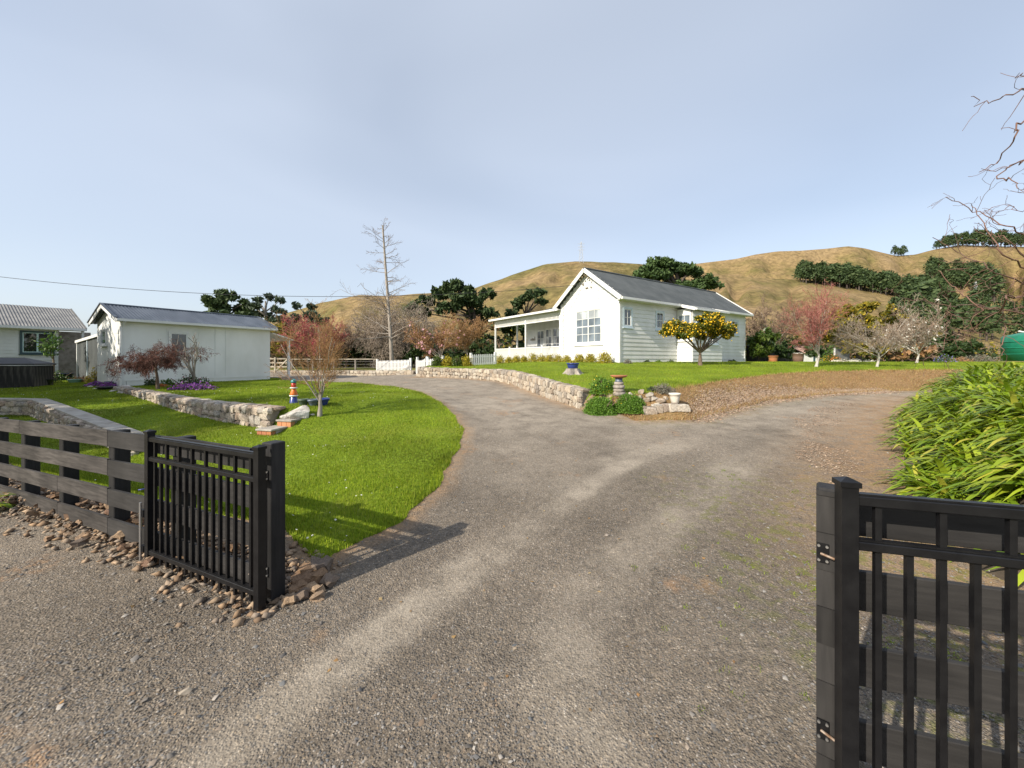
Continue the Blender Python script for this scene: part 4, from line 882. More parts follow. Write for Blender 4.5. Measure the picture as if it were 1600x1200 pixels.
for k, z in enumerate((1.72, 1.52, 1.32, 1.12)):
    pts = [lw.p(1.1 + .14 * math.cos(a + k) * (1 - .04 * i), .05, z + .11 * math.sin(a + k) * (1 - .04 * i)) for i, a in enumerate(np.linspace(0, 4.6, 10))]
    MB().tube(pts, .022, 6).build('scroll', M['pale_metal'], art)

# ---- the left house
lh = thing('weatherboard_cottage', 'white weatherboard cottage with ribbed iron roof at the far left edge', 'house', (-21.95, 18.58, .74), SA)
l1 = Wall((0, 0, 0), (1, 0, 0), (0, -1, 0))
wallcore(lh, l1, -8, 0, -.4, 2.46, .1, M['white']); wallcore(lh, Wall((0, 0, 0), (0, 1, 0), (1, 0, 0)), .0, 6, -.4, 2.46, .1, M['white'])
clad(lh, l1, -8, 0, 0, 2.4, .155, [(-1.2, -.08, 1.18, 2.32)], M['white'])
window(lh, l1, -1.08, -.20, 1.30, 2.22, 2, 1, M['teal_trim'], M['mint'], lambda i, j: M['glass_dark'], .08, True)
roof_sheet([(-8.2, -.35, 2.50), (.85, -.35, 2.50), (.85, 3.0, 3.72), (-8.2, 3.0, 3.72)], None, .10, .016, 'roof_slope', M['roof_grey'], lh)
roof_sheet([(-8.2, 6.3, 2.50), (.85, 6.3, 2.50), (.85, 3.0, 3.72), (-8.2, 3.0, 3.72)], None, .10, .016, 'roof_slope', M['roof_grey'], lh)
MB().box(-8.2, .85, -.46, -.36, 2.38, 2.50).build('gutter', M['white'], lh); MB().bar((.87, -.35, 2.46), (.87, 3.0, 3.68), .03, .15).build('barge_board', M['roof_grey'], lh)
MB().box(-8, .8, -.36, -.02, 2.36, 2.39).build('soffit', M['white'], lh)
MB().box(.75, .84, -.06, .04, -.3, 2.38).build('verandah_post', M['white'], lh)
wallcore(lh, Wall((.12, 1.4, 0), (1, 0, 0), (0, -1, 0)), 0, 1.2, -.3, 2.4, .08, M['mortar'], 'porch_wall')

# ---- dark slatted bin
bx_ = thing('slatted_bin', 'black stained board bin with sloping lid at the left edge', 'bin', (at(52, 13.6), 13.6, .64), SA - .55)
M['bin'] = mat_noise('patchy_black_boards', (0.018, 0.017, 0.017), (0.16, 0.145, 0.13), 0.8, 2.2, stretch=(3, 3, .5), lo=.42, hi=.75)
for i in range(14): MB().box(-.155, -.004, 0, .03, 0, .84 + rnd.uniform(-.005, .005)).build('board', M['bin'], bx_, (-.158 * i, 0, 0))
for i in range(7): MB().box(-.03, 0, -0.15, -.004, 0, .84).build('board', M['bin'], bx_, (.0, .03 + .158 * (i + 1), 0))
MB().box(-2.2, -.03, .03, 1.13, .02, .80).build('bin_core', M['bin'], bx_)
MB().add([(-2.25, -.05, .86), (.05, -.05, .86), (.05, 1.2, .86), (-2.25, 1.2, .86), (-2.25, -.05, .91), (.05, -.05, .91), (-.5, .6, 1.13), (-2.25, .6, 1.13), (.05, 1.2, .91), (-2.25, 1.2, .91)],
         [(0, 3, 2, 1), (0, 1, 5, 4), (4, 5, 6, 7), (1, 2, 8, 5), (5, 8, 6), (8, 9, 7, 6), (2, 3, 9, 8), (0, 4, 7, 9, 3)]).build('lid', mat_plain('grey_black_lid', (.06, .06, .065), .7), bx_)

# ================================================================== plants
def unit(a): return a / np.maximum(np.linalg.norm(a, axis=-1, keepdims=True), 1e-9)
def batch_tubes(P, R, sides):
    N, m, _ = P.shape; d = np.empty_like(P); d[:, 1:-1] = P[:, 2:] - P[:, :-2]; d[:, 0] = P[:, 1] - P[:, 0]; d[:, -1] = P[:, -1] - P[:, -2]; d = unit(d)
    ref = unit(np.cross(d[:, 0], np.array([0.31, 0.77, 0.55])))[:, None]; u = unit(ref - d * (ref * d).sum(-1, keepdims=True)); w = np.cross(d, u)
    a = np.arange(sides) * 2 * math.pi / sides
    V = P[:, :, None] + (u[:, :, None] * np.cos(a)[None, None, :, None] + w[:, :, None] * np.sin(a)[None, None, :, None]) * R[:, :, None, None]
    base = (np.arange(N) * m * sides)[:, None, None] + (np.arange(m - 1) * sides)[None, :, None]; k = np.arange(sides)[None, None]; k2 = (np.arange(sides) + 1)[None, None] % sides
    Fq = np.stack([base + k, base + k2, base + sides + k2, base + sides + k], -1).reshape(-1, 4)
    return V.reshape(-1, 3), Fq
def merge(parts):
    V = []; Fs = []; n = 0
    for v, f in parts: V.append(v); Fs.append(f + n); n += len(v)
    return np.concatenate(V), np.concatenate(Fs)
def spawn(rg, P, R, ln, k, ang, ratio, wob=0.15, grav=0.0, m=4, t0=0.3, t1=1.0, rr=0.55, taper=0.3, shape=None, minr=0.0):
    """k side branches on each path; grav pulls the growing tip up (+) or down (-)"""
    N, mm, _ = P.shape
    t = (t0 + (t1 - t0) * (np.arange(k)[None] + rg.random((N, k))) / k); f = t * (mm - 1); i = np.minimum(f.astype(int), mm - 2); fr = (f - i)[..., None]
    n_ = np.arange(N)[:, None]; pos = P[n_, i] * (1 - fr) + P[n_, i + 1] * fr; tan = unit(P[n_, i + 1] - P[n_, i]); r = R[n_, i] * (1 - fr[..., 0]) + R[n_, i + 1] * fr[..., 0]
    ax = unit(np.cross(tan, rg.normal(size=tan.shape))); an = np.radians(ang) * (0.75 + 0.5 * rg.random((N, k, 1)))
    d = unit(tan * np.cos(an) + ax * np.sin(an)); L_ = ln[:, None] * ratio * (0.6 + 0.6 * rg.random((N, k)))
    if shape is not None: L_ = L_ * shape(t)
    pos = pos.reshape(-1, 3); d = d.reshape(-1, 3); L_ = L_.reshape(-1); r = r.reshape(-1) * rr
    Q = np.empty((len(pos), m, 3)); Q[:, 0] = pos
    for s in range(1, m):
        d = unit(d + rg.normal(size=d.shape) * wob + np.array([0, 0, grav])); Q[:, s] = Q[:, s - 1] + d * (L_ / (m - 1))[:, None]
    RR = np.maximum(r[:, None] * np.linspace(1, taper, m)[None], minr)
    return Q, RR, L_
def quads(rg, C, size, aspect=0.5, up=0.0):
    n = len(C); a = unit(rg.normal(size=(n, 3)) + np.array([0, 0, up])); b = unit(np.cross(a, rg.normal(size=(n, 3)))); s = size * (0.6 + 0.8 * rg.random((n, 1)))
    c = np.cross(a, b)
    V = np.stack([C - b * s, C + c * s * aspect, C + b * s, C - c * s * aspect], 1)
    return V.reshape(-1, 3), np.arange(4 * n).reshape(n, 4)
def pts_on(rg, P, n, t0=0.3):
    N, m, _ = P.shape; i = rg.integers(0, N, n); t = (t0 + (1 - t0) * rg.random(n)) * (m - 1); j = np.minimum(t.astype(int), m - 2); f = (t - j)[:, None]
    return P[i, j] * (1 - f) + P[i, j + 1] * f
def stem(pts, m=6):
    pts = np.array(pts, float); t = np.linspace(0, len(pts) - 1, m); return np.stack([np.interp(t, np.arange(len(pts)), pts[:, k]) for k in range(3)], 1)[None]
def npart(name, vf, mat, parent, smooth=False): return link(name, np_mesh(name, vf[0], vf[1], smooth), mat, parent)

M['bark_grey'] = mat_noise('grey_bark', (0.19, 0.165, 0.14), (0.36, 0.32, 0.275), 0.9, 9, bump=.4, stretch=(1, 1, .3)); M['bark_brown'] = mat_noise('brown_bark', (0.10, 0.07, 0.05), (0.22, 0.16, 0.11), 0.9, 9, bump=.4, stretch=(1, 1, .3)); M['bark_white'] = mat_noise('pale_bark', (0.34, 0.31, 0.27), (0.52, 0.49, 0.44), 0.9, 9, bump=.3, stretch=(1, 1, .3)); M['bark_dark'] = mat_noise('dark_bark', (0.045, 0.035, 0.028), (0.11, 0.085, 0.065), 0.9, 5, bump=.4)
def leafmat(nm, cols, tr=.25, rough=.55): M[nm] = mat_rand(nm, cols, rough, 'island', .35, .0, trans=tr)
leafmat('pine_leaf', [(0.026, 0.050, 0.018), (0.058, 0.092, 0.028), (0.040, 0.070, 0.025), (0.080, 0.112, 0.036)], .15, .7); leafmat('gum_leaf', [(0.04, 0.065, 0.04), (0.075, 0.105, 0.06), (0.055, 0.08, 0.045)], .2, .6)
leafmat('macro_leaf', [(0.030, 0.062, 0.018), (0.07, 0.115, 0.030), (0.045, 0.082, 0.023)], .15, .7); leafmat('citrus_leaf', [(0.035, 0.07, 0.012), (0.07, 0.115, 0.02), (0.11, 0.14, 0.025)], .25, .4); leafmat('citrus_gold', [(0.045, 0.08, 0.012), (0.10, 0.13, 0.02), (0.19, 0.17, 0.02), (0.34, 0.26, 0.02)], .25, .45)
leafmat('gold_leaf', [(0.42, 0.34, 0.025), (0.24, 0.24, 0.025), (0.55, 0.42, 0.03), (0.13, 0.15, 0.02)], .25); leafmat('wattle_leaf', [(0.14, 0.15, 0.02), (0.26, 0.20, 0.02), (0.07, 0.09, 0.02), (0.34, 0.24, 0.02)], .2)
leafmat('box_leaf', [(0.06, 0.14, 0.015), (0.11, 0.22, 0.022), (0.15, 0.27, 0.03)], .25); leafmat('green_leaf', [(0.035, 0.085, 0.012), (0.075, 0.15, 0.02), (0.11, 0.19, 0.025)], .25); leafmat('dark_leaf', [(0.02, 0.045, 0.013), (0.045, 0.075, 0.02), (0.03, 0.055, 0.016)], .2); leafmat('sage_leaf', [(0.16, 0.14, 0.12), (0.22, 0.20, 0.16), (0.13, 0.14, 0.09)], .2)
leafmat('red_bud', [(0.38, 0.07, 0.07), (0.48, 0.13, 0.12), (0.30, 0.06, 0.07)], .3); leafmat('pink_bud', [(0.55, 0.17, 0.15), (0.62, 0.26, 0.22), (0.45, 0.11, 0.11)], .3); leafmat('orange_leaf', [(0.30, 0.16, 0.07), (0.38, 0.22, 0.11), (0.22, 0.12, 0.06), (0.30, 0.22, 0.12)], .25)
leafmat('maple_leaf', [(0.10, 0.048, 0.038), (0.16, 0.075, 0.055), (0.07, 0.035, 0.03), (0.21, 0.12, 0.09)], .2); leafmat('purple', [(0.30, 0.09, 0.42), (0.42, 0.15, 0.52), (0.24, 0.06, 0.34)], .3); leafmat('white_petal', [(0.75, 0.72, 0.64), (0.8, 0.78, 0.72)], .3); leafmat('pink_petal', [(0.60, 0.30, 0.34), (0.68, 0.42, 0.45)], .3); leafmat('yellow_petal', [(0.62, 0.42, 0.02), (0.70, 0.50, 0.03)], .2); leafmat('orange_petal', [(0.55, 0.20, 0.03), (0.62, 0.26, 0.06), (0.45, 0.13, 0.04)], .2); leafmat('blue_petal', [(0.20, 0.17, 0.48), (0.28, 0.25, 0.55)], .2)
leafmat('agapanthus', [(0.15, 0.25, 0.012), (0.23, 0.33, 0.016), (0.09, 0.16, 0.010), (0.33, 0.41, 0.028), (0.19, 0.28, 0.014), (0.46, 0.42, 0.06)], .3, .38)
M['twig_tan'] = mat_rand('tan_twig', [(0.26, 0.21, 0.165), (0.36, 0.30, 0.24), (0.20, 0.16, 0.125)], .9, 'island', .2, 0); M['twig_brown'] = mat_rand('brown_twig', [(0.15, 0.105, 0.075), (0.24, 0.17, 0.12)], .9, 'island', .2, 0); M['twig_orange'] = mat_rand('orange_twig', [(0.28, 0.15, 0.06), (0.36, 0.21, 0.09), (0.20, 0.12, 0.06)], .85, 'island', .2, 0); M['twig_red'] = mat_rand('red_twig', [(0.30, 0.10, 0.085), (0.38, 0.16, 0.13), (0.24, 0.12, 0.10)], .85, 'island', .2, 0); M['twig_willow'] = mat_rand('willow_twig', [(0.13, 0.07, 0.052), (0.19, 0.105, 0.075), (0.10, 0.065, 0.055)], .7, 'island', .3, 0)
M['citrus'] = mat_rand('ripe_citrus', [(0.72, 0.42, 0.01), (0.80, 0.52, 0.02)], .4, 'island', .4, 0)

def bare_tree(name, label, base, seed, trunk, r0, lv, barkm, twigm, extras=(), cat='tree', group=None, minr=0.004):
    """trunk: points relative to base; lv: one dict per branch level; extras: (part name, material, count, size, aspect, level, jitter)"""
    rg = np.random.default_rng(seed); t = thing(name, label, cat, base, 0, group)
    P = stem(trunk, 7); R = (r0 * np.linspace(1, .35, 7))[None]; R[0, 0] *= 1.15; ln = np.array([np.linalg.norm(np.diff(P[0], axis=0), axis=1).sum()])
    allP = [P]; wood = [batch_tubes(P, R, 8)]; tw = []
    for i, d in enumerate(lv):
        P, R, ln = spawn(rg, P, R, ln, minr=minr * (1.0 if i >= len(lv) - 1 else 1.3), **d); allP.append(P)
        (wood if i < 1 else tw).append(batch_tubes(P, R, 6 if i == 0 else (4 if i == 1 else 3)))
    npart('trunk', merge(wood), barkm, t, True)
    if tw: npart('branches', merge(tw), twigm, t)
    for nm, mt, n, sz, asp, lev, jit in extras:
        C = pts_on(rg, allP[lev], n, .45) + rg.normal(size=(n, 3)) * jit; npart(nm, quads(rg, C, sz, asp), mt, t)['kind'] = 'stuff'
    return t
def clump_tree(name, label, basepx, Y, clumps, leafm, barkm, leaf, dens, trunk_top, r0, flat=.62, cat='tree', group=None, extras=(), z0=None, aspect=.45, lean=0.0):
    """crown built of leaf clumps whose size and spread are given as (column, row, radius) at the tree's own distance"""
    rg = np.random.default_rng(sum(map(ord, label))); bx, by = at(basepx, Y), Y; bz = Tz(bx, by) if z0 is None else z0
    t = thing(name, label, cat, (bx, by, bz - .05), 0, group); V = []; limbs = []; tp = np.array([at(trunk_top[0], Y) - bx, 0, HC + (HZ - trunk_top[1]) / F * Y - bz])
    P = stem([(0, 0, 0), tuple(tp * .5 + np.array([lean, 0, 0])), tuple(tp)], 7); limbs.append(batch_tubes(P, (r0 * np.linspace(1.2, .35, 7))[None], 8)); Cs = []
    for (px, py, pr) in clumps:
        r = pr * 1.22 * Y / F; dep = rg.normal() * r * .9; Yc = Y + dep; c = np.array([at(px, Y) - bx, dep, HC + (HZ - py) / F * Y - bz])
        f = np.clip((c[2] - .25 * r) / max(tp[2], .1), .35, .98); s = P[0, 0] + (tp) * f * .85; mid = (s + c) / 2 + np.array([0, 0, .25 * r]) + rg.normal(size=3) * .15 * r
        Q = stem([s, mid, c], 6) ; limbs.append(batch_tubes(Q, (r0 * .42 * np.linspace(1, .25, 6))[None], 5))
        sub = 15; cc = c + unit(rg.normal(size=(sub, 3))) * (rg.random((sub, 1)) ** .4) * np.array([r, r, r * flat]) * 1.0
        cc = np.concatenate([cc, c[None]]); n = int(2.4 * dens * (r / leaf) ** 2)
        k = rg.integers(0, len(cc), n); q = unit(rg.normal(size=(n, 3))) * (rg.random((n, 1)) ** .4) * np.array([r, r, r * max(.8, flat)]) * .34
        Cs.append(cc[k] + q)
    npart('trunk', merge(limbs), barkm, t, True); C = np.concatenate(Cs); npart('foliage', quads(rg, C, leaf, aspect, .4), leafm, t)
    for nm, mt, n, sz, asp in extras:
        i = rg.integers(0, len(C), n); npart(nm, quads(rg, C[i] + rg.normal(size=(n, 3)) * leaf * .6, sz, asp), mt, t)['kind'] = 'stuff'
    return t, C
def shrub(name, label, loc, rx, rz, leafm, leaf, n, cat='shrub', group=None, flowers=None, stem_m=None, ry=None, seed=None, aspect=.5):
    """rounded bush: leaves through an uneven mound, on short stems"""
    rg = np.random.default_rng(seed if seed is not None else rnd.randint(0, 99999)); ry = ry or rx; t = thing(name, label, cat, loc, 0, group)
    d = unit(rg.normal(size=(n, 3))); d[:, 2] = np.abs(d[:, 2]) * 1.0 - .15; bump = 1 + (.08 if leaf < .02 else .22) * np.sin(d[:, 0] * 5 + rg.random() * 6) * np.sin(d[:, 1] * 6 + rg.random() * 6) + (.05 if leaf < .02 else .12) * rg.normal(size=n)
    C = d * (rg.random((n, 1)) ** .25) * bump[:, None] * np.array([rx, ry, rz]) ; C[:, 2] = np.maximum(C[:, 2], .01)
    P = np.zeros((7, 3, 3)); P[:, 1] = rg.normal(size=(7, 3)) * np.array([rx, ry, 0]) * .2 + np.array([0, 0, rz * .35]); P[:, 2] = P[:, 1] * 1.8; P[:, 2, 2] = rz * .75
    npart('stems', batch_tubes(P, np.tile(np.array([.018, .013, .007]) * max(.5, rx / .4), (7, 1)), 4), stem_m or M['bark_brown'], t)
    npart('foliage', quads(rg, C, leaf, aspect), leafm, t)
    if flowers:
        mt, nf, sz = flowers; k = rg.integers(0, n, nf); npart('flowers', quads(rg, C[k] * 1.06 + np.array([0, 0, sz * .5]), sz, .8, 1.0), mt, t)['kind'] = 'stuff'
    return t
def loc(px, py, **k): x, y = ground(px, py, **k); return (x, y, Tz(x, y))

# --- sapling in the left lawn
x, y, z = loc(499, 652)
bare_tree('bare_sapling', 'small vase shaped bare tree with orange brown twigs beside blue pots', (x, y, z - .03), 3, [(0, 0, 0), (.02, 0, .22), (0.01, 0, .5)], .055,
          [dict(k=9, ang=25, ratio=2.55, wob=.10, grav=.09, m=6, t0=.55, t1=1, rr=.5, taper=.3), dict(k=8, ang=36, ratio=.45, wob=.14, grav=.10, m=5, t0=.2, t1=.98, rr=.5, taper=.35), dict(k=6, ang=34, ratio=.5, wob=.15, grav=.10, m=4, t0=.15, rr=.6), dict(k=4, ang=34, ratio=.55, wob=.15, grav=.05, m=3, t0=.2, rr=.7)], M['bark_grey'], M['twig_orange'],
          [('buds', M['orange_leaf'], 4200, .010, .45, 4, .015)], minr=.0020)
# --- tall bare conifer-shaped tree
bx = gp(613, 36); tp = HC + (HZ - 352) / F * 36 - bx[2]; dx = at(598, 36) - bx[0]
bare_tree('tall_bare_tree', 'tall slender leafless tree with pale trunk behind the picket fence', bx, 5, [(0, 0, 0), (dx * .25, 0, tp * .3), (dx * .7, 0, tp * .7), (dx, 0, tp)], .19,
          [dict(k=48, ang=80, ratio=.36, wob=.05, grav=.035, m=6, t0=.22, t1=.99, rr=.28, taper=.3, shape=lambda t: (1.1 - .9 * t) * (.55 + .75 * np.random.default_rng(8).random(t.shape))), dict(k=9, ang=38, ratio=.30, wob=.10, grav=.03, m=4, t0=.25, rr=.5), dict(k=3, ang=38, ratio=.42, wob=.12, m=3, t0=.2, rr=.7)], M['bark_grey'], M['twig_brown'], minr=.0055)
# --- pale tangled bare trees
for px, Y, sd_, lab, h in ((585, 40, 7, 'pale tangled bare tree left of the tall trunk', 6.3), (650, 41, 8, 'pale tangled bare tree right of the tall trunk', 6.6), (620, 44, 9, 'pale tangled bare tree directly behind the tall trunk', 7.6)):
    bare_tree('bare_tree', lab, gp(px, Y), sd_, [(0, 0, 0), (.2, 0, h * .2), (-.1, 0, h * .42)], .28, [dict(k=10, ang=48, ratio=1.55, wob=.2, grav=.05, m=6, t0=.25, rr=.5, taper=.35), dict(k=11, ang=55, ratio=.5, wob=.25, grav=-.12, m=5, t0=.15, rr=.5), dict(k=8, ang=50, ratio=.5, wob=.25, grav=-.16, m=4, t0=.15, rr=.6), dict(k=4, ang=45, ratio=.5, wob=.2, grav=-.1, m=2, rr=.7)], M['bark_grey'], M['twig_tan'], minr=.013, group='pale bare trees behind the tall trunk')
# --- round orange magnolias, red tree, garden trees
def round_tree(name, lab, px, Y, h, w, sd_, bark, twig, ex, minr=.010, k1=9, z=None, ang=46, split=.35):
    b = gp(px, Y)
    return bare_tree(name, lab, b, sd_, [(0, 0, 0), (.04 * h, 0, h * .16), (0, 0, h * split)], (.015 * h + .012), [dict(k=k1, ang=ang, ratio=.62 / split * .9, wob=.12, grav=.06, m=6, t0=.45, rr=.6, taper=.3), dict(k=10, ang=40, ratio=.42, wob=.15, grav=.06, m=5, t0=.2, rr=.5), dict(k=7, ang=38, ratio=.45, wob=.16, grav=.05, m=4, t0=.15, rr=.6), dict(k=4, ang=36, ratio=.5, wob=.16, m=2, t0=.2, rr=.7)], bark, twig, ex, minr=minr)
round_tree('magnolia_tree', 'rounded bare tree with orange twigs and a few pink flowers behind the gate', 685, 29, 4.3, 4.5, 21, M['bark_grey'], M['twig_orange'], [('buds', M['orange_leaf'], 5000, .05, .5, 4, .08), ('flowers', M['pink_petal'], 160, .11, .8, 3, .1)], .009)
round_tree('bare_tree', 'rounded tan bare tree just left of the dark pine', 728, 33, 4.2, 4, 22, M['bark_grey'], M['twig_orange'], [('buds', M['orange_leaf'], 3500, .05, .5, 4, .08)], .010)
round_tree('red_tree', 'bare tree with crimson red twigs behind the orange sapling', 497, 33, 5.0, 5, 23, M['bark_brown'], M['twig_red'], [('buds', M['red_bud'], 5200, .065, .5, 4, .1)], .012)
round_tree('pink_maple', 'bare maple with glowing coral pink twigs on the right lawn', 1275, 16, 3.1, 2.4, 24, M['bark_white'], M['twig_red'], [('buds', M['pink_bud'], 4200, .017, .35, 4, .03)], .0036, 11, ang=36, split=.30)
round_tree('bare_tree', 'pale trunked leafless tree on the right lawn beside the pink maple', 1370, 16, 2.75, 2.8, 25, M['bark_white'], M['twig_tan'], [('buds', M['orange_leaf'], 900, .02, .4, 4, .03)], .0036, 10, ang=48, split=.26)
round_tree('white_magnolia', 'leafless magnolia with cream white flowers behind the strap leaved bed', 1432, 18, 2.6, 2.5, 26, M['bark_white'], M['twig_tan'], [('flowers', M['white_petal'], 150, .055, .8, 3, .05), ('buds', M['orange_leaf'], 900, .022, .4, 4, .03)], .005, 9, ang=46, split=.24)
round_tree('bare_tree', 'dark brown leafless tree right beside the far end of the white house', 1203, 31, 5.0, 4, 27, M['bark_grey'], M['twig_brown'], [('buds', M['twig_brown'], 2500, .05, .3, 4, .1)], .010)
for k, (px, Y, h, lab) in enumerate(((425, 38, 4.6, 'brown leafless scrub tree behind the shed awning'), (455, 40, 5.2, 'brown leafless scrub tree left of the crimson tree'), (540, 39, 5.0, 'brown leafless scrub tree right of the crimson tree'), (1300, 33, 4.0, 'brown leafless tree behind the pink maple'), (1410, 30, 3.6, 'brown leafless tree behind the white magnolia'))):
    round_tree('scrub_tree', lab, px, Y, h, 4, 40 + k, M['bark_brown'], M['twig_brown'], [('buds', M['orange_leaf'] if k % 2 else M['twig_brown'], 2600, .07, .5, 4, .12)], .013)
# --- dark evergreens
clump_tree('pine_tree', 'dark irregular pine with open crown left of the verandah', 738, 52, [(668, 470, 13), (688, 455, 15), (708, 446, 13), (728, 458, 14), (745, 470, 13), (762, 458, 11), (720, 474, 16), (698, 482, 15), (745, 492, 17), (766, 487, 12), (778, 506, 11), (738, 514, 16), (756, 534, 18), (640, 478, 10), (655, 486, 12), (770, 545, 14)], M['pine_leaf'], M['bark_dark'], .36, 13, (735, 462), .45, .6, lean=.8)
clump_tree('pine_tree', 'dark wind bent pine rising above the verandah roof', 818, 56, [(842, 456, 10), (826, 464, 11), (812, 474, 10), (846, 470, 7), (800, 488, 9), (805, 515, 15), (785, 535, 15), (815, 542, 15), (840, 530, 14), (862, 535, 12)], M['pine_leaf'], M['bark_dark'], .36, 13, (822, 478), .40, .55)
clump_tree('pine_tree', 'dark spreading pine above the far end of the shed roof', 352, 62, [(345, 458, 9), (362, 464, 10), (338, 470, 11), (324, 478, 9), (350, 478, 13), (372, 480, 13), (386, 474, 7), (330, 490, 10), (365, 495, 14), (345, 500, 14), (385, 492, 10)], M['pine_leaf'], M['bark_dark'], .42, 13, (352, 468), .45, .6)
clump_tree('gum_tree', 'airy grey green gum tree right of the dark pine behind the shed', 414, 60, [(415, 462, 7), (430, 467, 6), (402, 468, 6), (411, 479, 7), (427, 482, 7), (393, 477, 5), (440, 487, 6), (405, 490, 8), (425, 496, 9), (442, 500, 8), (398, 502, 9)], M['gum_leaf'], M['bark_grey'], .36, 9, (415, 470), .32, .55)
clump_tree('gum_tree', 'small grey green gum on the skyline left of the crimson tree', 482, 66, [(470, 478, 6), (484, 478, 6), (478, 490, 9), (465, 497, 9), (492, 492, 9), (500, 500, 10), (455, 508, 10)], M['gum_leaf'], M['bark_grey'], .40, 10, (480, 485), .3, .6)
clump_tree('macrocarpa_tree', 'broad dark cypress tree standing behind the white house roof', 1060, 62, [(1030, 412, 17), (1008, 424, 15), (1050, 418, 18), (1080, 424, 17), (1103, 438, 13), (1062, 436, 20), (1026, 432, 17), (1090, 446, 15), (1044, 406, 10), (1072, 411, 11), (1000, 436, 12), (1112, 446, 10), (1030, 450, 18), (1060, 455, 20)], M['macro_leaf'], M['bark_dark'], .36, 13, (1058, 425), .7, .30)
clump_tree('wattle_tree', 'golden green wattle tree behind the pale bare tree', 1342, 24, [(1306, 505, 14), (1325, 490, 15), (1352, 481, 14), (1374, 490, 13), (1300, 524, 12), (1320, 523, 16), (1345, 512, 18), (1370, 522, 15), (1388, 502, 10), (1318, 543, 13), (1350, 542, 14), (1378, 543, 11)], M['wattle_leaf'], M['bark_dark'], .10, 9, (1342, 520), .16, .75, extras=[('flowers', M['yellow_petal'], 900, .05, .7)])
for k, (px, Y, cl, lab, lm) in enumerate((
        (398, 36, [(392, 510, 12), (405, 520, 12), (420, 530, 12), (395, 535, 14), (420, 548, 14)], 'yellow green bushy tree behind the shed ridge', 'wattle_leaf'),
        (440, 37, [(438, 515, 11), (452, 520, 12), (432, 535, 13), (455, 540, 14), (470, 530, 12)], 'mottled olive bush left of the crimson tree', 'wattle_leaf'),
        (560, 42, [(548, 540, 14), (570, 545, 14), (530, 548, 13), (590, 550, 12), (515, 552, 12)], 'dark green undergrowth bush behind the wire fence', 'dark_leaf'),
        (660, 38, [(645, 550, 12), (662, 545, 13), (680, 550, 12), (630, 553, 11)], 'dark undergrowth bush behind the picket gate', 'dark_leaf'),
        (740, 40, [(725, 548, 13), (745, 543, 14), (765, 550, 13), (705, 552, 11)], 'dark undergrowth bush left of the verandah', 'dark_leaf'),
        (850, 44, [(830, 530, 14), (850, 520, 15), (870, 530, 14), (845, 545, 15)], 'olive bush seen through the verandah', 'wattle_leaf'),
        (1186, 26, [(1175, 530, 11), (1190, 525, 12), (1205, 532, 11), (1182, 545, 13), (1200, 547, 12)], 'glossy green shrub at the far end of the house', 'citrus_leaf'),
        (1235, 27, [(1220, 548, 11), (1238, 542, 12), (1255, 548, 11)], 'dark hedge shrub right of the house', 'dark_leaf'),
        (1415, 24, [(1400, 545, 11), (1418, 540, 12), (1435, 546, 11), (1395, 555, 9)], 'rust and green shrub below the white magnolia', 'orange_leaf'),
        (1470, 26, [(1455, 540, 12), (1475, 533, 13), (1492, 540, 12), (1465, 550, 12)], 'dark green shrub behind the bed left of the dark tank', 'dark_leaf'),
        (1290, 28, [(1282, 552, 8), (1296, 550, 8), (1310, 553, 7)], 'green garden shrub behind the pink maple trunk', 'green_leaf'))):
    clump_tree('bush', lab, px, Y, cl, M[lm], M['bark_dark'], .13 if Y < 30 else .2, 9, (px, cl[0][1] + 8), .08, .8, cat='shrub')
# --- undergrowth that reads as one mass behind the garden
def thicket(label, px0, px1, Y0, Y1, top, n, mats, seed):
    rg = np.random.default_rng(seed)
    for k, (lm, sz, share) in enumerate(mats):
        m = int(n * share); px = rg.uniform(px0, px1, m); Y = rg.uniform(Y0, Y1, m); x = at(px, Y); hh = np.interp(px, *zip(*top)); hm_ = (HC + (HZ - hh) / F * (Y0 + Y1) / 2) - 1.0
        hm_ = hm_ * (0.72 + 0.9 * fbm(x * .55, Y * .55, 80 + k)); C = np.stack([x, Y, T(x, Y) + hm_ * rg.random(m) ** .8], 1); setp(npart('undergrowth', quads(rg, C, sz, .22 if 'twig' in lm else .5), M[lm], None), label % ('leafless brown', 'dark green', 'olive')[k], None, None, 'stuff')
thicket('%s undergrowth beyond the drive', 375, 800, 43, 50, [(375, 515), (430, 505), (500, 512), (600, 520), (680, 515), (740, 530), (800, 528)], 26000, [('twig_brown', .26, .5), ('dark_leaf', .20, .3), ('wattle_leaf', .17, .2)], 7)
thicket('%s undergrowth behind the right lawn', 1150, 1560, 31, 37, [(1150, 515), (1210, 520), (1260, 535), (1400, 530), (1480, 528), (1560, 540)], 20000, [('twig_brown', .2, .45), ('dark_leaf', .15, .35), ('wattle_leaf', .13, .2)], 8)
# --- citrus tree in front of the house
t, C = clump_tree('citrus_tree', 'spreading citrus tree loaded with yellow fruit in front of the white house', 1094, 16.6, [(1050, 513, 11), (1068, 506, 13), (1088, 505, 14), (1108, 505, 14), (1128, 509, 13), (1146, 514, 9), (1121, 495, 8), (1100, 517, 12), (1074, 519, 10), (1130, 521, 9), (1060, 519, 10), (1082, 512, 12), (1116, 514, 12), (1140, 506, 9), (1058, 505, 9)], M['citrus_gold'], M['bark_brown'], .06, 15, (1094, 545), .09, .72)
rg = np.random.default_rng(5); k = rg.integers(0, len(C), 1300); s = np.full(len(k), .037); cc = C[k] + rg.normal(size=(len(k), 3)) * .05 + np.array([0, -.05, 0])
bits('fruit', cc[:, 0], cc[:, 1], cc[:, 2], s, 1.0, M['citrus'], None, t)
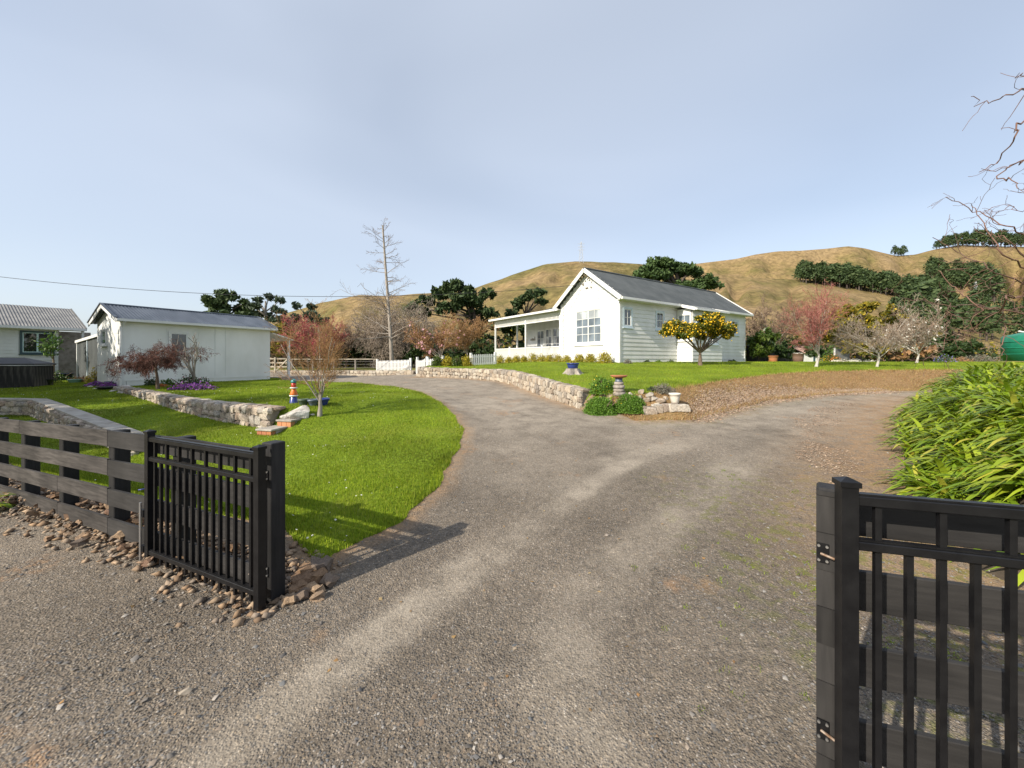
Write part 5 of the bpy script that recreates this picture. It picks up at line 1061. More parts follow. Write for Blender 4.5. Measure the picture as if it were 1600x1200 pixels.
# --- weeping maple, pruned tree on the shed terrace
x, y = at(247, 11.9), 11.9; z = Tz(x, y)
bare_tree('weeping_maple', 'low weeping maple with dark red drooping twigs before the shed', (x, y, z - .03), 31, [(0, 0, 0), (-.03, 0, .45), (-.1, 0, .9)], .06, [dict(k=18, ang=66, ratio=1.12, wob=.08, grav=-.05, m=6, t0=.86, rr=.55, taper=.3), dict(k=10, ang=45, ratio=.42, wob=.15, grav=-.08, m=5, t0=.15, rr=.5), dict(k=7, ang=42, ratio=.42, wob=.15, grav=-.28, m=4, t0=.2, rr=.6), dict(k=4, ang=40, ratio=.55, wob=.15, grav=-.3, m=3, t0=.2, rr=.7)], M['bark_brown'], mat_rand('maroon_twig', [(0.11, 0.05, 0.04), (0.17, 0.085, 0.065)], .9, 'island', .2, 0), [('leaf_remnants', M['maple_leaf'], 13000, .016, .5, 4, .03)], minr=.003)
x, y = at(303, 12.3), 12.3; z = Tz(x, y)
bare_tree('pruned_tree', 'bare grey tree with stubby pruned limbs beside the shed window', (x, y, z - .03), 33, [(0, 0, 0), (.02, 0, .3), (.0, 0, .62)], .075, [dict(k=7, ang=26, ratio=1.75, wob=.12, grav=.10, m=6, t0=.4, rr=.62, taper=.5), dict(k=4, ang=32, ratio=.30, wob=.14, grav=.12, m=4, t0=.35, rr=.7, taper=.6)], M['bark_grey'], M['bark_grey'], minr=.009)
# --- shrubs, flowers
ORD = ['first', 'second', 'third', 'fourth', 'fifth', 'sixth', 'seventh', 'eighth', 'ninth']
G = 'clipped golden balls before the verandah'
balls = [(781, .22), (795, .17), (807, .20), (819, .18), (833, .24), (847, .21), (859, .22), (872, .22), (886, .20)]
for i, (px, r) in enumerate(balls):
    f = (px - CX) / F; t_ = ((5.04 - .829 * 1.0) - f * (18 - .559 * 1.0)) / (.559 + .829 * f); x, y = 5.04 - .829 - .559 * t_, 18 - .559 + .829 * t_
    sc_ = y / 20; shrub('golden_shrub', 'clipped golden ball shrub before the verandah, %s from the picket fence' % ORD[i], (x, y, Tz(x, y)), r * sc_ * 1.35, r * sc_ * 2.3, M['gold_leaf'], .028 * sc_, 1500, group=G)
for i, (px, r, lab) in enumerate(((905, .26, 'golden shrub under the left side of the big gable window'), (922, .26, 'golden shrub under the right side of the big gable window'), (945, .33, 'largest golden shrub at the corner of the gable front'))):
    f = (px - CX) / F; t_ = ((5.04 - .829 * .6) - f * (18 - .559 * .6)) / (.559 + .829 * f); x, y = 5.04 - .829 * .6 - .559 * t_, 18 - .559 * .6 + .829 * t_
    shrub('golden_shrub', lab, (x, y, Tz(x, y)), r * 1.15, r * 2.0, M['gold_leaf'], .03, 1900)
for i, px in enumerate((684, 699, 714, 729)):
    Y = 18.3; shrub('hedge_shrub', 'dense green hedge shrub above the stone wall, %s from the picket gate' % ORD[i], gp(px, Y), .30, .56, M['gold_leaf'] if i % 2 else M['citrus_leaf'], .032, 2100, group='hedge shrubs above the wall')
for i, (px, lab) in enumerate(((800, 0), (1012, 0), (1030, 0), (1050, 0), (1125, 0), (1142, 0), (1148, 0))):
    if i == 0: continue
    f = (px - CX) / F; s_ = (f * (18 - .829 * -.0 - .35) - 5.04 - .2) / (.829 - .559 * f); x, y = 5.04 + .829 * s_ + .559 * .35, 18 + .559 * s_ - .829 * .35
    shrub('border_plant', 'low green tuft at the foot of the house side wall, %s from the gable corner' % ORD[i - 1], (x, y, Tz(x, y)), .18, .17, M['dark_leaf'] if i % 2 else M['green_leaf'], .03, 350, 'plant', 'tufts along the side wall')
f = (975 - CX) / F; shrub('border_plant', 'brownish tuft at the near corner of the house', (5.3, 17.6, Tz(5.3, 17.6)), .20, .26, M['sage_leaf'], .03, 500, 'plant')
x, y, z = (1.95, 9.15, 0); shrub('rounded_bush', 'left one of two dense rounded green bushes at the wall corner', (*ground(938, 645), Tz(*ground(938, 645)) - .02), .40, .46, M['box_leaf'], .017, 13000, flowers=(M['yellow_petal'], 40, .016))
shrub('rounded_bush', 'right one of two dense rounded green bushes at the wall corner', (*ground(984, 643), Tz(*ground(984, 643)) - .02), .38, .48, M['box_leaf'], .017, 12000, flowers=(M['yellow_petal'], 26, .016))
x, y = at(941, 9.7), 9.7; shrub('daisy_bush', 'green bush with yellow daisies beside the bird bath', (x, y, Tz(x, y) - .05), .34, .44, M['box_leaf'], .024, 4200, flowers=(M['yellow_petal'], 110, .018))
x, y = at(1036, 9.6), 9.6; shrub('lavender_bush', 'grey brown lavender bush at the top of the rocks', (x, y, Tz(x, y) - .02), .30, .26, M['sage_leaf'], .03, 1800, aspect=.2)
x, y = at(1018, 9.7), 9.7; shrub('lavender_bush', 'small dark heath clump among the corner rocks', (x, y, Tz(x, y) - .02), .13, .14, M['dark_leaf'], .02, 600)
shrub('garden_plant', 'dark leafy azalea bush under the pruned tree', gp(300, 12.25), .55, .50, M['dark_leaf'], .03, 1500, 'plant', flowers=(M['pink_petal'], 120, .022))
shrub('garden_plant', 'wide mound of purple flowers under the pruned tree', gp(299, 11.75), .68, .26, M['green_leaf'], .03, 900, 'plant', flowers=(M['purple'], 1500, .026), ry=.3)
for px, py, rx, rz, lm, fl, lab in (
                                  (262, 603, .22, .28, 'green_leaf', None, 'green bulb leaves right of the weeping maple trunk'), (236, 604, .20, .34, 'dark_leaf', None, 'dark green clump left of the weeping maple trunk'), (252, 606, .14, .14, 'orange_petal', ('pink_petal', 60, .02), 'orange and pink flower clump on the terrace wall'),
                                  (152, 604, .30, .18, 'green_leaf', ('purple', 600, .030), 'purple flower clump left of the shed corner'), (170, 606, .26, .18, 'green_leaf', ('purple', 600, .030), 'purple flower clump at the shed corner'), (176, 600, .28, .42, 'gold_leaf', None, 'yellow green potted shrub against the shed gable'), (148, 600, .25, .62, 'gold_leaf', ('yellow_petal', 90, .03), 'tall yellow flowering plant before the lean-to'),
                                  (126, 598, .42, .30, 'orange_leaf', None, 'russet twiggy shrub before the grey lean-to'), (86, 596, .50, .50, 'green_leaf', ('white_petal', 60, .025), 'leafy green plants with white flowers under the cottage window'), (72, 600, .45, .36, 'dark_leaf', None, 'bushy herbs in the black tub')):
    shrub('garden_plant', lab, loc(px, py), rx, rz, M[lm], .03, int(1800 * max(.3, rx)), 'plant', flowers=None if fl is None else (M[fl[0]], fl[1], fl[2]))
x, y = at(83, 16.8), 16.8
bare_tree('potted_tree', 'slender small leafed tree rising before the cottage window', (x, y, Tz(x, y)), 61, [(0, 0, 0), (.03, 0, .8), (-.05, 0, 1.6)], .05, [dict(k=6, ang=40, ratio=.3, wob=.2, grav=.1, m=4, t0=.55, rr=.5), dict(k=5, ang=40, ratio=.5, wob=.2, m=3, rr=.6)], M['bark_brown'], M['twig_brown'], [('leaves', M['green_leaf'], 420, .07, .4, 2, .1)])
# right garden flowers
for px, Y, rx, rz, lm, fl, lab in ((1208, 21, .20, .32, 'orange_petal', None, 'orange flowering plant in the terracotta pot'), (1286, 25, .3, .4, 'green_leaf', ('yellow_petal', 120, .035), 'yellow flower patch behind the pink maple'), (1302, 25, .42, .55, 'green_leaf', ('orange_petal', 260, .04), 'orange flowering shrub between the maple and bare tree'), (1476, 19, .40, .42, 'green_leaf', ('blue_petal', 260, .03), 'violet blue flower clump behind the strap leaved bed'), (1530, 22, .8, .5, 'sage_leaf', None, 'pale dry grass clump left of the green tank'), (1500, 21, .5, .35, 'orange_leaf', None, 'tan dry shrub before the dark tank'), (1330, 24, 1.0, .25, 'white_petal', None, 'low white flowering ground cover patch')):
    shrub('garden_plant', lab, gp(px, Y), rx, rz, M[lm], .035, int(1600 * max(.3, rx)), 'plant', flowers=None if fl is None else (M[fl[0]], fl[1], fl[2]))

# --- strap leaved bed
def bed_z(x, y): return T(x, y) + .85 * sstep(0.0, 1.1, sd_poly(x, y, AGA))
vx, vy = np.meshgrid(np.arange(3.4, 17.2, .25), np.arange(1.6, 11.2, .25)); k = np.arange(vx.size).reshape(vx.shape); vz = bed_z(vx, vy) - .02 - .3 * (sd_poly(vx, vy, AGA) < -.05)
M['soil'] = mat_noise('dark_soil', (0.035, 0.026, 0.018), (0.10, 0.075, 0.05), .95, 8, bump=.5)
setp(link('garden_bed', np_mesh('garden_bed', np.stack([vx.ravel(), vy.ravel(), vz.ravel()], 1), np.stack([k[:-1, :-1].ravel(), k[:-1, 1:].ravel(), k[1:, 1:].ravel(), k[1:, :-1].ravel()], 1), True), M['soil']), kind='structure')
ag = thing('agapanthus_bed', 'dense bed of bright green strap leaves behind the right fence', 'plants', (5, 5, Tz(5, 5)))
ao = np.array([5, 5, Tz(5, 5)]); rg = np.random.default_rng(77)
def strap(L_, arch, w, m=6):
    t = np.linspace(0, 1, m); x = L_ * (t * .55 + .45 * t ** 2) * arch; z = L_ * (t * (1.15 - .3 * arch) - .95 * arch * t ** 2.3); ww = w * np.array([.75, 1, 1, .9, .62, .06])[:m]
    V = np.stack([np.stack([x, -ww, z + .25 * ww], 1), np.stack([x, x * 0, z], 1), np.stack([x, ww, z + .25 * ww], 1)], 1).reshape(-1, 3)
    Fq = [(3 * i + j, 3 * i + j + 1, 3 * i + j + 4, 3 * i + j + 3) for i in range(m - 1) for j in (0, 1)]
    return V, np.array(Fq)
var = [strap(rg.uniform(.42, .60), a, rg.uniform(.021, .029)) for a in np.linspace(.45, 1.15, 14)]
cl = []
while len(cl) < 800:
    x, y = rg.uniform(3.6, 15), rg.uniform(2.4, 10.9)
    if sd_poly(np.array([x]), np.array([y]), AGA)[0] > .12 and rg.random() < (4.5 / max(4.5, y + .4 * (x - y))) ** 1.2: cl.append((x, y))
cl = np.array(cl); cz = bed_z(cl[:, 0], cl[:, 1]) - .03; leaves = []
for (x, y), z in zip(cl, cz):
    for j in range(34):
        leaves.append((x + rg.normal() * .05, y + rg.normal() * .05, z, rg.uniform(0, 6.283), int(rg.integers(0, len(var))), rg.uniform(.75, 1.15), rg.normal() * .12))
leaves = np.array(leaves); d = np.hypot(leaves[:, 0], leaves[:, 1]) + 3 * (leaves[:, 0] > 1.33 * leaves[:, 1]); order = np.argsort(d)
vm = []
for V, Fq in var: me = np_mesh('leaf', V, Fq, True); me.materials.append(M['agapanthus_o'] if 'agapanthus_o' in M else M['agapanthus']); vm.append(me)
M['agapanthus_o'] = mat_rand('agapanthus_leaf', [(0.15, 0.25, 0.012), (0.23, 0.33, 0.016), (0.09, 0.16, 0.010), (0.33, 0.41, 0.028), (0.19, 0.28, 0.014), (0.46, 0.42, 0.06)], .38, 'object', .35, 0, trans=.3)
for me in vm: me.materials[0] = M['agapanthus_o']
for i in order[:300]:
    x, y, z, a, v, s, tl = leaves[i]; link('leaf', vm[int(v)], None, ag, (x - ao[0], y - ao[1], z - ao[2]), (tl, 0, a), (s, s, s))
rest = []; STRIP = np.array([(2 * q, 2 * q + 1, 2 * q + 3, 2 * q + 2) for q in range(5)])
for i in order[300:]:
    x, y, z, a, v, s, tl = leaves[i]; V = var[int(v)][0].reshape(-1, 3, 3)[:, ::2].reshape(-1, 3) * s; Fq = STRIP; ct, st = math.cos(tl), math.sin(tl); V = np.stack([V[:, 0], V[:, 1] * ct - V[:, 2] * st, V[:, 1] * st + V[:, 2] * ct], 1); ca, sa = math.cos(a), math.sin(a)
    rest.append((np.stack([V[:, 0] * ca - V[:, 1] * sa + x - ao[0], V[:, 0] * sa + V[:, 1] * ca + y - ao[1], V[:, 2] + z - ao[2]], 1), Fq))
o = npart('leaves', merge(rest), M['agapanthus'], ag, True); o['kind'] = 'stuff'
# flax tuft by the left fence end
x, y, z = -5.75, 4.15, Tz(-5.75, 4.15); fx = thing('flax_tuft', 'dark green spiky leaf tuft at the left end of the fence', 'plant', (x, y, z))
for j in range(26):
    link('leaf', vm[int(rg.integers(0, 14))], None, fx, (rg.normal() * .04, rg.normal() * .04, 0), (rg.normal() * .12, 0, rg.uniform(0, 6.28)), (.75, .9, .75))

# --- twisted willow reaching in from the right
wl = thing('twisted_willow', 'twisted reddish willow branches hanging in from the right edge', 'tree', (10.6, 6.6, Tz(10.6, 6.6)))
wb = np.array([10.6, 6.6, Tz(10.6, 6.6)]); rg = np.random.default_rng(17)
def wp(px, py, Y): return np.array([at(px, Y), Y, HC + (HZ - py) / F * Y]) - wb
trk_ = stem([(0, 0, 0), (.1, 0, 2.0), (-.2, .2, 4.0), (.1, .1, 6.8), (0, 0, 8.5)], 9); npart('trunk', batch_tubes(trk_, (.22 * np.linspace(1.2, .3, 9))[None], 9), M['bark_brown'], wl, True)
limb = [([(1745, 90), (1660, 110), (1600, 138), (1572, 150), (1540, 162), (1514, 154)], 6.4, .020), ([(1720, 40), (1640, 110), (1600, 118), (1586, 119)], 6.4, .014), ([(1740, 130), (1640, 150), (1600, 188), (1586, 212), (1560, 252), (1533, 270)], 6.2, .020), ([(1720, 260), (1640, 240), (1600, 248), (1575, 262), (1540, 268)], 6.3, .016), ([(1600, 250), (1560, 270), (1575, 282), (1600, 295), (1640, 300)], 6.2, .012),
        ([(1760, 420), (1680, 400), (1620, 372), (1570, 350), (1530, 330), (1475, 308)], 6.8, .020), ([(1750, 470), (1660, 440), (1600, 420), (1560, 390), (1535, 350), (1520, 322)], 6.6, .022), ([(1760, 500), (1660, 470), (1590, 440), (1545, 420), (1500, 395), (1455, 372)], 7.0, .020), ([(1760, 520), (1660, 500), (1590, 488), (1530, 478), (1490, 450), (1468, 420)], 6.6, .020),
        ([(1760, 470), (1680, 480), (1610, 490), (1540, 480), (1470, 478), (1410, 465), (1380, 452)], 7.2, .016), ([(1480, 478), (1482, 500), (1478, 525), (1474, 545), (1470, 560)], 6.8, .008), ([(1468, 440), (1474, 460), (1483, 480), (1482, 500)], 6.8, .007), ([(1760, 460), (1680, 455), (1600, 462), (1567, 472), (1570, 495), (1572, 510), (1563, 535), (1566, 556)], 6.2, .020), ([(1760, 540), (1660, 500), (1600, 480), (1540, 495), (1510, 520), (1490, 540)], 6.9, .013),
        ([(1740, 350), (1660, 330), (1620, 310), (1600, 330), (1570, 320)], 6.5, .014), ([(1740, 400), (1640, 395), (1600, 405), (1570, 372), (1545, 362)], 6.4, .016)]
mn = []
for pts, Y, r in limb:
    c = [wp(px, py, Y + .25 * math.sin(i * 1.7)) for i, (px, py) in enumerate(pts)]
    if pts[0][0] > 1700: h = np.clip(c[0][2] / 8.5, .1, .95); c = [np.array([0.02, 0.03, 8.5 * h * .92])] + c
    P = stem(c, 4 * len(c)); wig = rg.normal(size=P.shape) * .022; wig[:, 0] = 0; P = P + wig; mn.append((P, .72 * r * np.linspace(1.3, .35, P.shape[1])[None]))
main = [batch_tubes(P, R, 6) for P, R in mn]; tw = []
for (P, R), (pts, Y, r) in zip(mn, limb):
    s = P[:, P.shape[1] // 3:]; Q, RR, ln = spawn(rg, s, R[:, P.shape[1] // 3:], np.array([1.0]), 6 if pts[0][1] > 300 else 2, 40, .55, .32, -.03, 7, .05, .95, .65, .35, None, .0035); tw.append(batch_tubes(Q, RR, 4))
    if pts[0][1] > 300: Q2, R2, _ = spawn(rg, Q, RR, ln, 3, 40, .5, .35, 0, 5, .2, .9, .65, .4, None, .0028); tw.append(batch_tubes(Q2, R2, 3))
npart('limbs', merge(main), M['twig_willow'], wl, True); npart('twigs', merge(tw), M['twig_willow'], wl)['kind'] = 'stuff'
# --- trees out of frame on the left whose shade falls on the lawn and the shed
for k, (x, y, h, lab) in enumerate(((-14.6, 3.6, 6.5, 'thinly leafed tree left of the gate, outside the picture'), (-18.2, 6.4, 7.0, 'thinly leafed tree left of the lower lawn, outside the picture'), (-21.8, 9.0, 7.0, 'thinly leafed tree left of the board bin, outside the picture'))):
    bare_tree('shade_tree', lab, (x, y, Tz(x, y)), 90 + k, [(0, 0, 0), (.1, 0, h * .25), (0, 0, h * .5)], .2, [dict(k=9, ang=45, ratio=1.0, wob=.15, grav=.05, m=5, t0=.3, rr=.5), dict(k=8, ang=42, ratio=.45, wob=.2, m=4, t0=.2, rr=.5), dict(k=5, ang=40, ratio=.45, wob=.2, m=3, rr=.6)], M['bark_brown'], M['twig_brown'], [('leaves', M['citrus_leaf'], 13000, .16, .55, 3, .35)], minr=.012)

# --- trees on the hills: a few shapes, many individuals
def hill_pine(seed, wide):
    rg = np.random.default_rng(seed); n = int(rg.integers(260, 420)); h = rg.random(n) ** rg.uniform(.6, 1.0); lay = .25 + .75 * h; rr = (1 - h) ** .6 * wide + .06; a = rg.uniform(0, 6.283, n); q = rg.random(n) ** .5
    C = np.stack([np.cos(a) * rr * q, np.sin(a) * rr * q, lay + .05 * np.sin(a * 3 + h * 9)], 1) + rg.normal(size=(n, 3)) * .03
    return np_mesh('foliage', *quads(rg, C, .06, .5, .3)), np_mesh('trunk', *batch_tubes(stem([(0, 0, -.05), (0.01, 0, .4), (0, 0, .9)], 4), (np.linspace(.03, .008, 4))[None], 5))
HP = [hill_pine(s, w) for s, w in ((1, .24), (2, .30), (3, .19), (4, .36), (5, .22), (6, .28), (7, .16), (8, .32))]
for a, b in HP: a.materials.append(M['pine_leaf']); b.materials.append(M['bark_dark'])
def hill_tree(px, py, h, label, group, seed):
    r = random.Random(seed); p = hill_pt(px, py); t = thing('hill_pine', label, 'tree', p, r.uniform(0, 6.28), group); a, b = r.choice(HP); s = h * r.uniform(.8, 1.2)
    for nm, m_ in (('foliage', a), ('trunk', b)): link(nm, m_, None, t, None, None, (s * 1.05, s * 1.05, s))
sd_ = 0
for px in np.arange(1252, 1476, 4.2):                          # belt along the near ridge
    for row in range(2):
        py = float(np.interp(px, [1245, 1300, 1350, 1400, 1450, 1480], [440, 447, 454, 463, 478, 488])) - 4 * row; sd_ += 1; hill_tree(px + rnd.uniform(-3, 3), py + rnd.uniform(-1.5, 1.5), 14 if px < 1440 else 17, 'dark pine in the belt running down the near ridge', 'pines in the ridge belt', sd_)
for k in range(34):                                            # block on the far slope
    px = rnd.uniform(1445, 1558); top = float(np.interp(px, [1440, 1455, 1470, 1500, 1530, 1560], [432, 425, 432, 440, 448, 460])); sd_ += 1; hill_tree(px, top + rnd.uniform(-4, 14), 21, 'dark pine in the square wood on the far slope', 'pines in the square wood', sd_)
for px in np.arange(1464, 1680, 5.0): sd_ += 1; hill_tree(px + rnd.uniform(-2, 2), float(np.interp(px, [1460, 1500, 1560, 1680], [391, 386, 387, 388])), 15 if px < 1490 else 20, 'dark pine in the wood along the skyline at the right', 'pines on the right skyline', sd_)
for px in (1398, 1403, 1408, 1412): sd_ += 1; hill_tree(px, 401, 13, 'small pine in the lone group on the hill saddle', 'pines on the saddle', sd_)
for k in range(56):
    px = rnd.uniform(1395, 1680); py = rnd.uniform(492, 536); sd_ += 1; hill_tree(px, py, 11 + 5 * (py < 505), 'dark evergreen on the lower slope behind the green tank', 'evergreens on the lower slope', sd_)

# ================================================================== garden things, far fences, services
def pot(name, label, locn, r0, r1, h, mat, rim=.02, cat='pot', n=20):
    t = thing(name, label, cat, locn); MB().lathe([(r0 * .9, 0), (r0, .01), ((r0 + r1) / 2 * 1.04, h * .55), (r1, h - .04), (r1 + rim, h - .035), (r1 + rim, h), (r1 - .015, h), (r1 - .03, h - .05), (r1 * .8, h - .06)], n).build('bowl', mat, t)
    MB().lathe([(0.001, h - .075), (r1 * .86, h - .07), (r1 * .86, h - .062), (.001, h - .055)], n).build('soil', M['soil'], t); return t
C = {k: mat_plain('glaze_' + k, c, r) for k, c, r in (('blue', (0.03, 0.05, 0.22), .25), ('navy', (0.02, 0.025, 0.06), .25), ('teal', (0.04, 0.25, 0.27), .3), ('red', (0.50, 0.03, 0.02), .35), ('orange', (0.68, 0.17, 0.02), .4), ('whiteg', (0.72, 0.72, 0.68), .4), ('terracotta', (0.40, 0.16, 0.07), .8), ('black', (0.015, 0.015, 0.016), .4), ('mint', (0.25, 0.42, 0.36), .5), ('slate', (0.10, 0.13, 0.17), .4), ('green', (0.06, 0.09, 0.06), .5), ('cream', (0.62, 0.58, 0.50), .7))}
# stacked pot totem on the terrace
x, y = at(459, 8.25), 8.25; z = Tz(x, y)
tt_ = thing('pot_totem', 'lighthouse-like stack of blue, white, orange, red and teal pots', 'ornament', (x, y, z))
prof = [('pot', 'blue', [(.13, 0), (.12, .02), (.085, .16), (.075, .17)]), ('saucer', 'whiteg', [(.07, .17), (.115, .185), (.115, .205), (.07, .21)]), ('pot', 'orange', [(.10, .21), (.10, .235), (.065, .31), (.055, .34)]), ('saucer', 'whiteg', [(.05, .34), (.10, .352), (.10, .37), (.05, .375)]), ('pot', 'red', [(.055, .375), (.062, .40), (.066, .46), (.05, .465)]), ('bowl', 'teal', [(.05, .465), (.075, .475), (.078, .50), (.06, .53), (.015, .55)])]
for nm, c, pr in prof: MB().lathe([(r_ * .76, z_) for r_, z_ in pr], 18).build(nm, C[c], tt_)
# brick steps, white boulder, round pots
M['brick'] = mat_rand('brick', [(0.42, 0.17, 0.08), (0.50, 0.24, 0.12), (0.36, 0.14, 0.08)], .85, 'object', .2, .2, 12)
st = thing('brick_steps', 'two small brick steps with pale treads at the end of the terrace wall', 'steps', (at(428, 7.12), 7.12, Tz(at(428, 7.0), 7.0) + .0), -.25)
for k, (ox, oy, oz, w) in enumerate(((0, -.1, 0.0, .34), (.10, .24, .12, .36))):
    for i in range(3):
        MB().box(-.048, .048, 0, .10, 0, .10).build('brick', M['brick'], st, (ox - .11 + .105 * i, oy - .11, oz + .0))
    MB().box(ox - .16, ox + .16, oy - .01, oy + .28, oz - .05, oz + .098).build('step_core', M['mortar'], st); MB().box(ox - .18, ox + .18, oy - .13, oy + .29, oz + .101, oz + .135, .006).build('tread', M['cap'], st)
M['white_rock'] = mat_noise('white_rock', (0.32, 0.29, 0.25), (0.62, 0.59, 0.54), .9, 7, bump=.6)
def boulder(name, label, locn, sc, seed, mat, rz=0.0, cat='rock'):
    bm = bmesh.new(); bmesh.ops.create_icosphere(bm, subdivisions=3, radius=.5); r = random.Random(seed); cut = [(Vector((r.gauss(0, 1), r.gauss(0, 1), r.gauss(0, 1))).normalized(), r.uniform(.24, .40)) for _ in range(16)]
    for v in bm.verts:
        for nrm_, dd in cut:
            e = v.co.dot(nrm_) - dd
            if e > 0: v.co -= nrm_ * e
        v.co *= 1 + r.uniform(-.035, .035); v.co.x *= sc[0]; v.co.y *= sc[1]; v.co.z *= sc[2]
    me = bpy.data.meshes.new(name); bm.to_mesh(me); bm.free(); me.materials.append(mat); return setp(link(name, me, None, None, locn, (0, 0, rz)), label, cat)
x, y = at(466, 7.45), 7.45; boulder('boulder', 'large pale angular boulder beside the brick steps', (x, y, Tz(x, y) + .08), (.54, .36, .46), 4, M['white_rock'], .3)
for k, (px, Y, s, lab) in enumerate(((478, 7.55, .16, 'small tan stone below the pale boulder'), (487, 7.6, .10, 'tiny pale stone right of the pale boulder'), (448, 7.45, .2, 'tan stone left of the pale boulder'))):
    x = at(px, Y); boulder('rock', lab, (x, Y, Tz(x, Y) + s * .2), (s * 1.3, s, s * .7), 20 + k, M['white_rock'])
for px, Y, r, h, c, lab in ((474, 7.9, .10, .16, 'green', 'dark green glazed pot beside the pale boulder'), (489, 7.95, .11, .15, 'slate', 'grey green round pot between boulder and sapling'), (505, 8.1, .12, .16, 'blue', 'shiny blue round pot at the foot of the sapling')):
    x = at(px, Y); pot('glazed_pot', lab, (x, Y, Tz(x, Y)), r * .6, r, h, C[c], .008)
# pots by the left cottage and shed
for px, py, r, h, c, lab in ((64, 604, .30, .28, 'black', 'black tub under the herbs left of the cottage window'), (99, 595, .32, .34, 'navy', 'dark blue pot before the white corner post'), (85, 594, .24, .18, 'slate', 'grey blue bowl among the cottage pots'), (77, 594, .22, .15, 'teal', 'teal bowl among the cottage pots'), (117, 599, .20, .17, 'mint', 'mint green bowl on the lawn before the lean-to'), (178, 604, .24, .2, 'slate', 'dark grey pot at the shed corner'), (165, 610, .22, .13, 'black', 'low black bowl in front of the purple flowers')):
    p = loc(px, py); pot('plant_pot', lab, p, r * .75, r, h, C[c])
for k, (px, py, s) in enumerate(((186, 610, .3), (196, 607, .34), (205, 610, .26), (176, 613, .22), (150, 609, .2), (140, 606, .2), (215, 612, .28), (190, 616, .24))):
    p = loc(px, py); boulder('edging_rock', 'low pale rock edging the flower bed at the shed corner', (p[0], p[1], p[2] + s * .15), (s * 1.3, s, s * .6), 50 + k, M['white_rock'], k * 1.3)['group'] = 'rocks at the shed corner'
# house lawn: stump planter, bird bath, corner rocks, white pot
x, y = at(895, 13.3), 13.3; z = Tz(x, y); sp_ = thing('tree_stump', 'rough grey tree stump on the house lawn', 'stump', (x, y, z)); mb = MB(); vs = []; nn = 18
for (r, h) in ((.42, -.05), (.30, .06), (.24, .16), (.23, .22), (.01, .23)):
    for k in range(nn): a = 2 * math.pi * k / nn; q = r * (1 + (.22 if h < .1 else .1) * math.sin(k * 2.1 + 1) + .08 * math.sin(k * 5.3)); vs.append((q * math.cos(a), q * math.sin(a), h))
mb.add(vs, [(i * nn + k, i * nn + (k + 1) % nn, (i + 1) * nn + (k + 1) % nn, (i + 1) * nn + k) for i in range(4) for k in range(nn)]); mb.build('stump', M['bark_grey'], sp_)
pot('blue_pot', 'blue glazed pot standing on the tree stump', (x, y, z + .225), .17, .20, .19, C['blue']); shrub('garden_plant', 'small yellow plant in the blue pot on the stump', (x, y, z + .38), .13, .14, M['gold_leaf'], .025, 300, 'plant')
x, y = at(967, 9.35), 9.35; z = Tz(x, y); bb = thing('bird_bath', 'stone column bird bath with terracotta bowl at the wall corner', 'bird bath', (x, y, z - .05))
for k, (r, h0, h1) in enumerate(((.15, 0, .09), (.13, .09, .17), (.14, .17, .26), (.115, .26, .34))): MB().lathe([(r * .8, h0), (r, h0 + .02), (r * 1.02, h1 - .02), (r * .85, h1)], 11).build('column_stone', M['mortar'] if k % 2 else M['bark_grey'], bb)
MB().lathe([(.10, .34), (.085, .36), (.09, .43)], 16).build('neck', C['slate'], bb); MB().lathe([(.08, .43), (.17, .455), (.205, .49), (.20, .50), (.16, .475), (.02, .465)], 20).build('bowl', C['terracotta'], bb)
for k, (px, py, s) in enumerate(((962, 614, .18), (975, 612, .14), (1002, 612, .24), (1014, 618, .26), (1022, 624, .24), (1012, 626, .26), (1032, 628, .28), (1000, 622, .2), (1040, 622, .2), (1025, 634, .24), (1046, 636, .22), (985, 617, .2))):
    p = loc(px, py + 3); boulder('corner_rock', 'rounded grey garden rock heaped at the bank corner', (p[0], p[1], p[2] + s * .2), (s * .95, s * .8, s * .7), 70 + k, M['stone_house'], k)['group'] = 'rocks at the bank corner'
a_, b_ = ground(1004, 648), ground(1066, 642)
stone_wall('corner_edging', 'short low stone edging below the white pot', [a_, b_], lambda x, y: Tz(x, y) - .03, lambda x, y: Tz(x, y) + .13, .2, .18, .14, ST, (1,), None, None, True)
x, y = ground(1058, 640); pot('white_pot', 'small white pot on the stone edging at the bank corner', (x, y + .12, Tz(x, y) + .14), .085, .12, .22, C['cream'], .012)
# right garden: pots, hut, panel
p = gp(1208, 21); pot('terracotta_pot', 'terracotta pot holding orange flowers right of the house', (p[0], p[1], p[2]), .17, .22, .38, C['terracotta'])
p = gp(1247, 24); pot('clay_urn', 'brown clay urn at the path edge right of the house', (p[0], p[1], p[2]), .26, .30, .55, mat_plain('brown_clay', (.17, .10, .075), .8))
hz = Tz(at(1270, 30), 30); hut = thing('garden_hut', 'small white hut with faded pink roof behind the pink maple', 'hut', (at(1256, 30), 30, hz), .1)
wallcore(hut, Wall((0, 0, 0), (1, 0, 0), (0, -1, 0)), 0, 1.75, 0, .75, 1.3, M['white'], 'wall'); roof_sheet([(-.12, -.2, .70), (1.87, -.2, .70), (1.87, 1.4, 1.32), (-.12, 1.4, 1.32)], None, .12, .012, 'roof_slope', mat_plain('faded_pink_roof', (.42, .27, .21), .7), hut)
MB().box(.8, .95, -.03, -.005, 0, .74).build('door_post', M['teal_trim'], hut)
pz_ = gp(1305, 27); sc2 = thing('garden_screen', 'grey glazed garden screen below the wattle tree', 'screen', pz_, .1); MB().box(0, 1.15, 0, .04, .12, .95).build('panel', M['roof_grey'], sc2)
for x in (0, 1.18): MB().box(x - .05, x, -.02, .06, -.1, 1.0).build('post', M['white'] if x == 0 else C['terracotta'], sc2)
